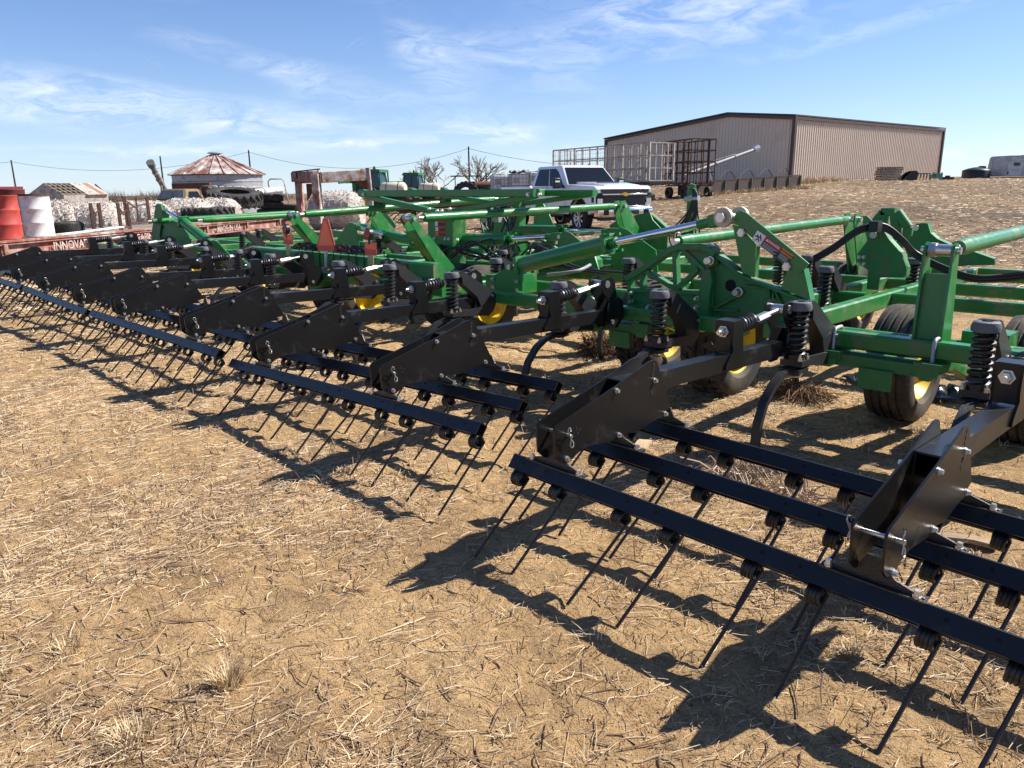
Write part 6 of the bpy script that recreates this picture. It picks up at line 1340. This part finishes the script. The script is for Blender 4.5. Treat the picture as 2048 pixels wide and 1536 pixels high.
# ---------------------------------------------------------------- right-hand rise
def rise():
    f=62; b=base_at(1772,f); T=thing('pallet_stack','uneven stack of old pallets against the shed wall','pallets',b,YAW+R(4))
    for k in range(8):
        z=.13*k; o=random.uniform(-.1,.1)
        for j in range(3): ob('pallet_runner',MB().box((o,-.5+.5*j,z+.05),(1.6,.10,.08)),WOODG,T)
        for j in range(6): ob('pallet_board',MB().box((o-.7+.28*j,0,z+.10),(.15,1.15,.025)),WOODG,T)
    b=base_at(1813,f); T=thing('loader_bucket','black steel loader bucket lying by the pallet stack','bucket',b,YAW)
    for s in (-.5,.5): ob('bucket_side',MB().plate([(-.75,s,.0),(.4,s,.0),(.5,s,.55),(.3,s,.75),(-.05,s,.62)],(0,.04,0)),PLASTIC,T)
    ob('bucket_shell',MB().plate([(-.75,0,.0),(.4,0,.0),(.5,0,.55),(.3,0,.75),(.27,0,.7),(.44,0,.53),(.36,0,.05),(-.75,0,.04)],(0,.98,0)),PLASTIC,T)
    b=base_at(1842,f); T=thing('steel_rack','low dark steel rack between bucket and green implement','rack',b,YAW)
    for k in range(5): ob('rack_post',MB().beam((-.5+.25*k,0,0),(-.45+.25*k,0,.5),.05,.05,ch=0),RUSTD,T)
    ob('rack_rail',MB().beam((-.55,0,.52),(.6,0,.50),.06,.06,ch=0),RUSTD,T); ob('rack_rail',MB().beam((-.55,.5,.52),(.6,.5,.50),.06,.06,ch=0),RUSTD,T)
    G=mat('mint_green',(.10,.28,.19),.5); b=base_at(1868,f); T=thing('green_implement','small pale green farm implement at the right end of the shed','farm implement',b,YAW)
    ob('gear_box',MB().box((.1,0,.32),(.55,.5,.4)),G,T); ob('side_arm',MB().beam((-.45,0,.1),(-.2,0,.62),.10,.10),G,T); ob('side_arm',MB().beam((.4,0,.1),(.42,0,.6),.08,.08),G,T); ob('cross_bar',MB().beam((-.5,.1,.38),(.5,.1,.38),.08,.08),G,T)
    b=base_at(1888,63); T=thing('scrap_beam','low dark scrap beam lying on the crest','scrap',b,YAW); ob('beam',MB().beam((-.5,0,.12),(.6,0,.10),.2,.22),RUSTD,T); ob('beam_bracket',MB().box((.1,0,.27),(.3,.2,.12)),RUSTD,T)
    f=66; b=base_at(1946,f); T=thing('poly_tank','black round poly tank on the crest','tank',b,YAW); r=1.05
    ob('tank_shell',MB().lathe([(-.5,r),(.62,r),(.66,r*.97),(.80,r*.6),(.88,.25),(.9,.02)],(0,0,0),'Z',36,False),mat('poly_black',(.014,.015,.014),.4),T); ob('tank_lid',MB().lathe([(.70,.34),(.95,.30),(1.0,.15),(1.0,.01)],(.45,0,0),'Z',20,False),MATS['poly_black'],T)
    b=base_at(2016,f); T=thing('camper_trailer','weathered white camper trailer tilted on the crest','camper',b,YAW+R(8)); CW=mat('peeling_white',(.50,.52,.52),.6,0,.1,2,0,60,(.20,.27,.24),.45,2.2)
    ob('body',MB().plate([(-1.45,0,.1),(1.3,0,.1),(1.35,0,1.55),(1.25,0,1.75),(-1.15,0,1.75),(-1.3,0,1.6)],(0,2.2,0)),CW,T)
    bd=ob('body',MB().plate([(1.3,0,.1),(4.5,0,.1),(4.5,0,1.75),(1.35,0,1.75)],(0,2.2,0)),CW,T)
    ob('window',MB().box((-.55,-1.12,1.05),(.55,.03,.25)),GLASS,T)
    for x in (-1.3,1.15): ob('tail_lamp',MB().box((x,-1.12,.35),(.12,.03,.25)),mat('lamp_red_dark',(.12,.02,.02),.4),T)
    for z in (.65,1.3): ob('body_seam',MB().box((-.1,-1.108,z),(2.6,.012,.03)),GALV,T)
    ob('roof_vent',MB().box((.9,0,1.79),(.25,.3,.08)),GALV,T)
rise()

def shed_grass():
    Vs=[];Qs=[];o=0
    for k in range(260):
        t=random.random(); u=1598+t*150; q=PF(u,366,57.0+26*t*.5); x,y=q.dot(RH)+random.uniform(-.4,.4),q.dot(FH)-random.uniform(.3,1.2); V,Q=blades(x,y,9,random.uniform(.2,.55)*(1.3-t),.5,.018,.9); Vs.append(V); Qs.append(Q+o); o+=len(V)
    for k in range(160):
        u=random.uniform(1390,1620); q=PF(u,385,43+5*(u-1390)/210); V,Q=blades(q.dot(RH),q.dot(FH)-random.uniform(.2,.8),8,random.uniform(.12,.35),.5,.016,.9); Vs.append(V); Qs.append(Q+o); o+=len(V)
    g=link('tall_dry_grass',np_mesh('tall_dry_grass',np.concatenate(Vs),np.concatenate(Qs)),GRASS); g['kind']='stuff'; g['label']='tall yellow dry grass along the foot of the shed and trough'; g['category']='grass'
shed_grass()
# ================================================================ small things on the ground
def root_clump(label,u,v,w,h,n,seed,m):
    rg=random.Random(seed); p=onZ(u,v); p.z=gz(p); mb=MB()
    for k in range(n):
        a=rg.random()*6.28; rr=rg.random()*w*.5; b=Vector((math.cos(a)*rr*.5,math.sin(a)*rr*.5,rg.random()*h*.4)); e=Vector((math.cos(a+rg.gauss(0,.8))*w*.5*rg.uniform(.4,1.2),math.sin(a)*w*.5*rg.uniform(.4,1.2),h*rg.uniform(.0,1.0)**1.6))
        md=(b+e)*.5+Vector((rg.gauss(0,.03),rg.gauss(0,.03),abs(rg.gauss(0,.05)))); mb.path([b,md,e],.0028*rg.uniform(.5,1.6),4,cap=False)
    tag(ob('root_clump',mb,m,None,p),label,'roots')
RT=straw_mat('root_fibre',[(0,(.07,.04,.025)),(.5,(.16,.09,.055)),(1,(.27,.17,.10))],.9)
root_clump('clump of brown roots under the implement, left of the lugged tyre',1195,705,.42,.24,420,3,RT); root_clump('flat mat of reddish roots behind the curved shank',1600,792,.50,.045,320,4,RT)
root_clump('pale dry brush between the nearest harrow bars',1480,960,.45,.12,160,5,straw_mat('pale_twig',[(0,(.22,.15,.10)),(1,(.55,.44,.33))],.9))
root_clump('second pale brush heap right of the first, between harrow bars',1590,1000,.30,.08,70,6,MATS.get('x') or straw_mat('pale_twig_b',[(0,(.3,.2,.13)),(1,(.6,.48,.36))],.9))
def board(label,u,v,L,w,rz,m,thick=.02,bow=.01):
    p=onZ(u,v); p.z=gz(p)+.012; mb=MB(); n=5; mb.ribbon([(L*(k/n-.5),0,bow*math.sin(3*k/n)+.006*random.random()) for k in range(n+1)],w,thick,(0,1,0)); tag(ob('wood_scrap',mb,m,None,p,(0,0,rz)),label,'wood')
board('split weathered board lying right of the nearest harrow plate',1930,1085,.24,.055,R(20),mat('old_board',(.30,.22,.14),.9,0,.3,20,.3,60,stretch=(1,8,1)))
board('short pale board between the second and third harrow bars',1285,893,.17,.08,R(110),mat('pale_board',(.45,.32,.19),.85,0,.25,20,.2,60,stretch=(1,8,1)))
def scrap_plastic(label,u,v,s,seed):
    rg=random.Random(seed); p=onZ(u,v); p.z=gz(p); n=7; vs=[(s*(i/n-.5)+rg.gauss(0,.01),s*.6*(j/n-.5)+rg.gauss(0,.01),.02+abs(math.sin(i*1.1+seed))*s*.22*(1-j/n)+rg.random()*.02) for i in range(n+1) for j in range(n+1)]
    mb=MB().add(vs,[(i*(n+1)+j,i*(n+1)+j+1,(i+1)*(n+1)+j+1,(i+1)*(n+1)+j) for i in range(n) for j in range(n)]); o=tag(ob('plastic_scrap',mb,mat('black_plastic_film',(.015,.015,.016),.25,0,.1,5),None,p,(0,0,rg.random()*6)),label,'plastic scrap'); m=o.modifiers.new('thickness','SOLIDIFY'); m.thickness=.004
scrap_plastic('crumpled black plastic left of the ribbed tyre',1722,765,.30,2); scrap_plastic('crumpled black plastic right of the ribbed tyre',1905,800,.36,5)
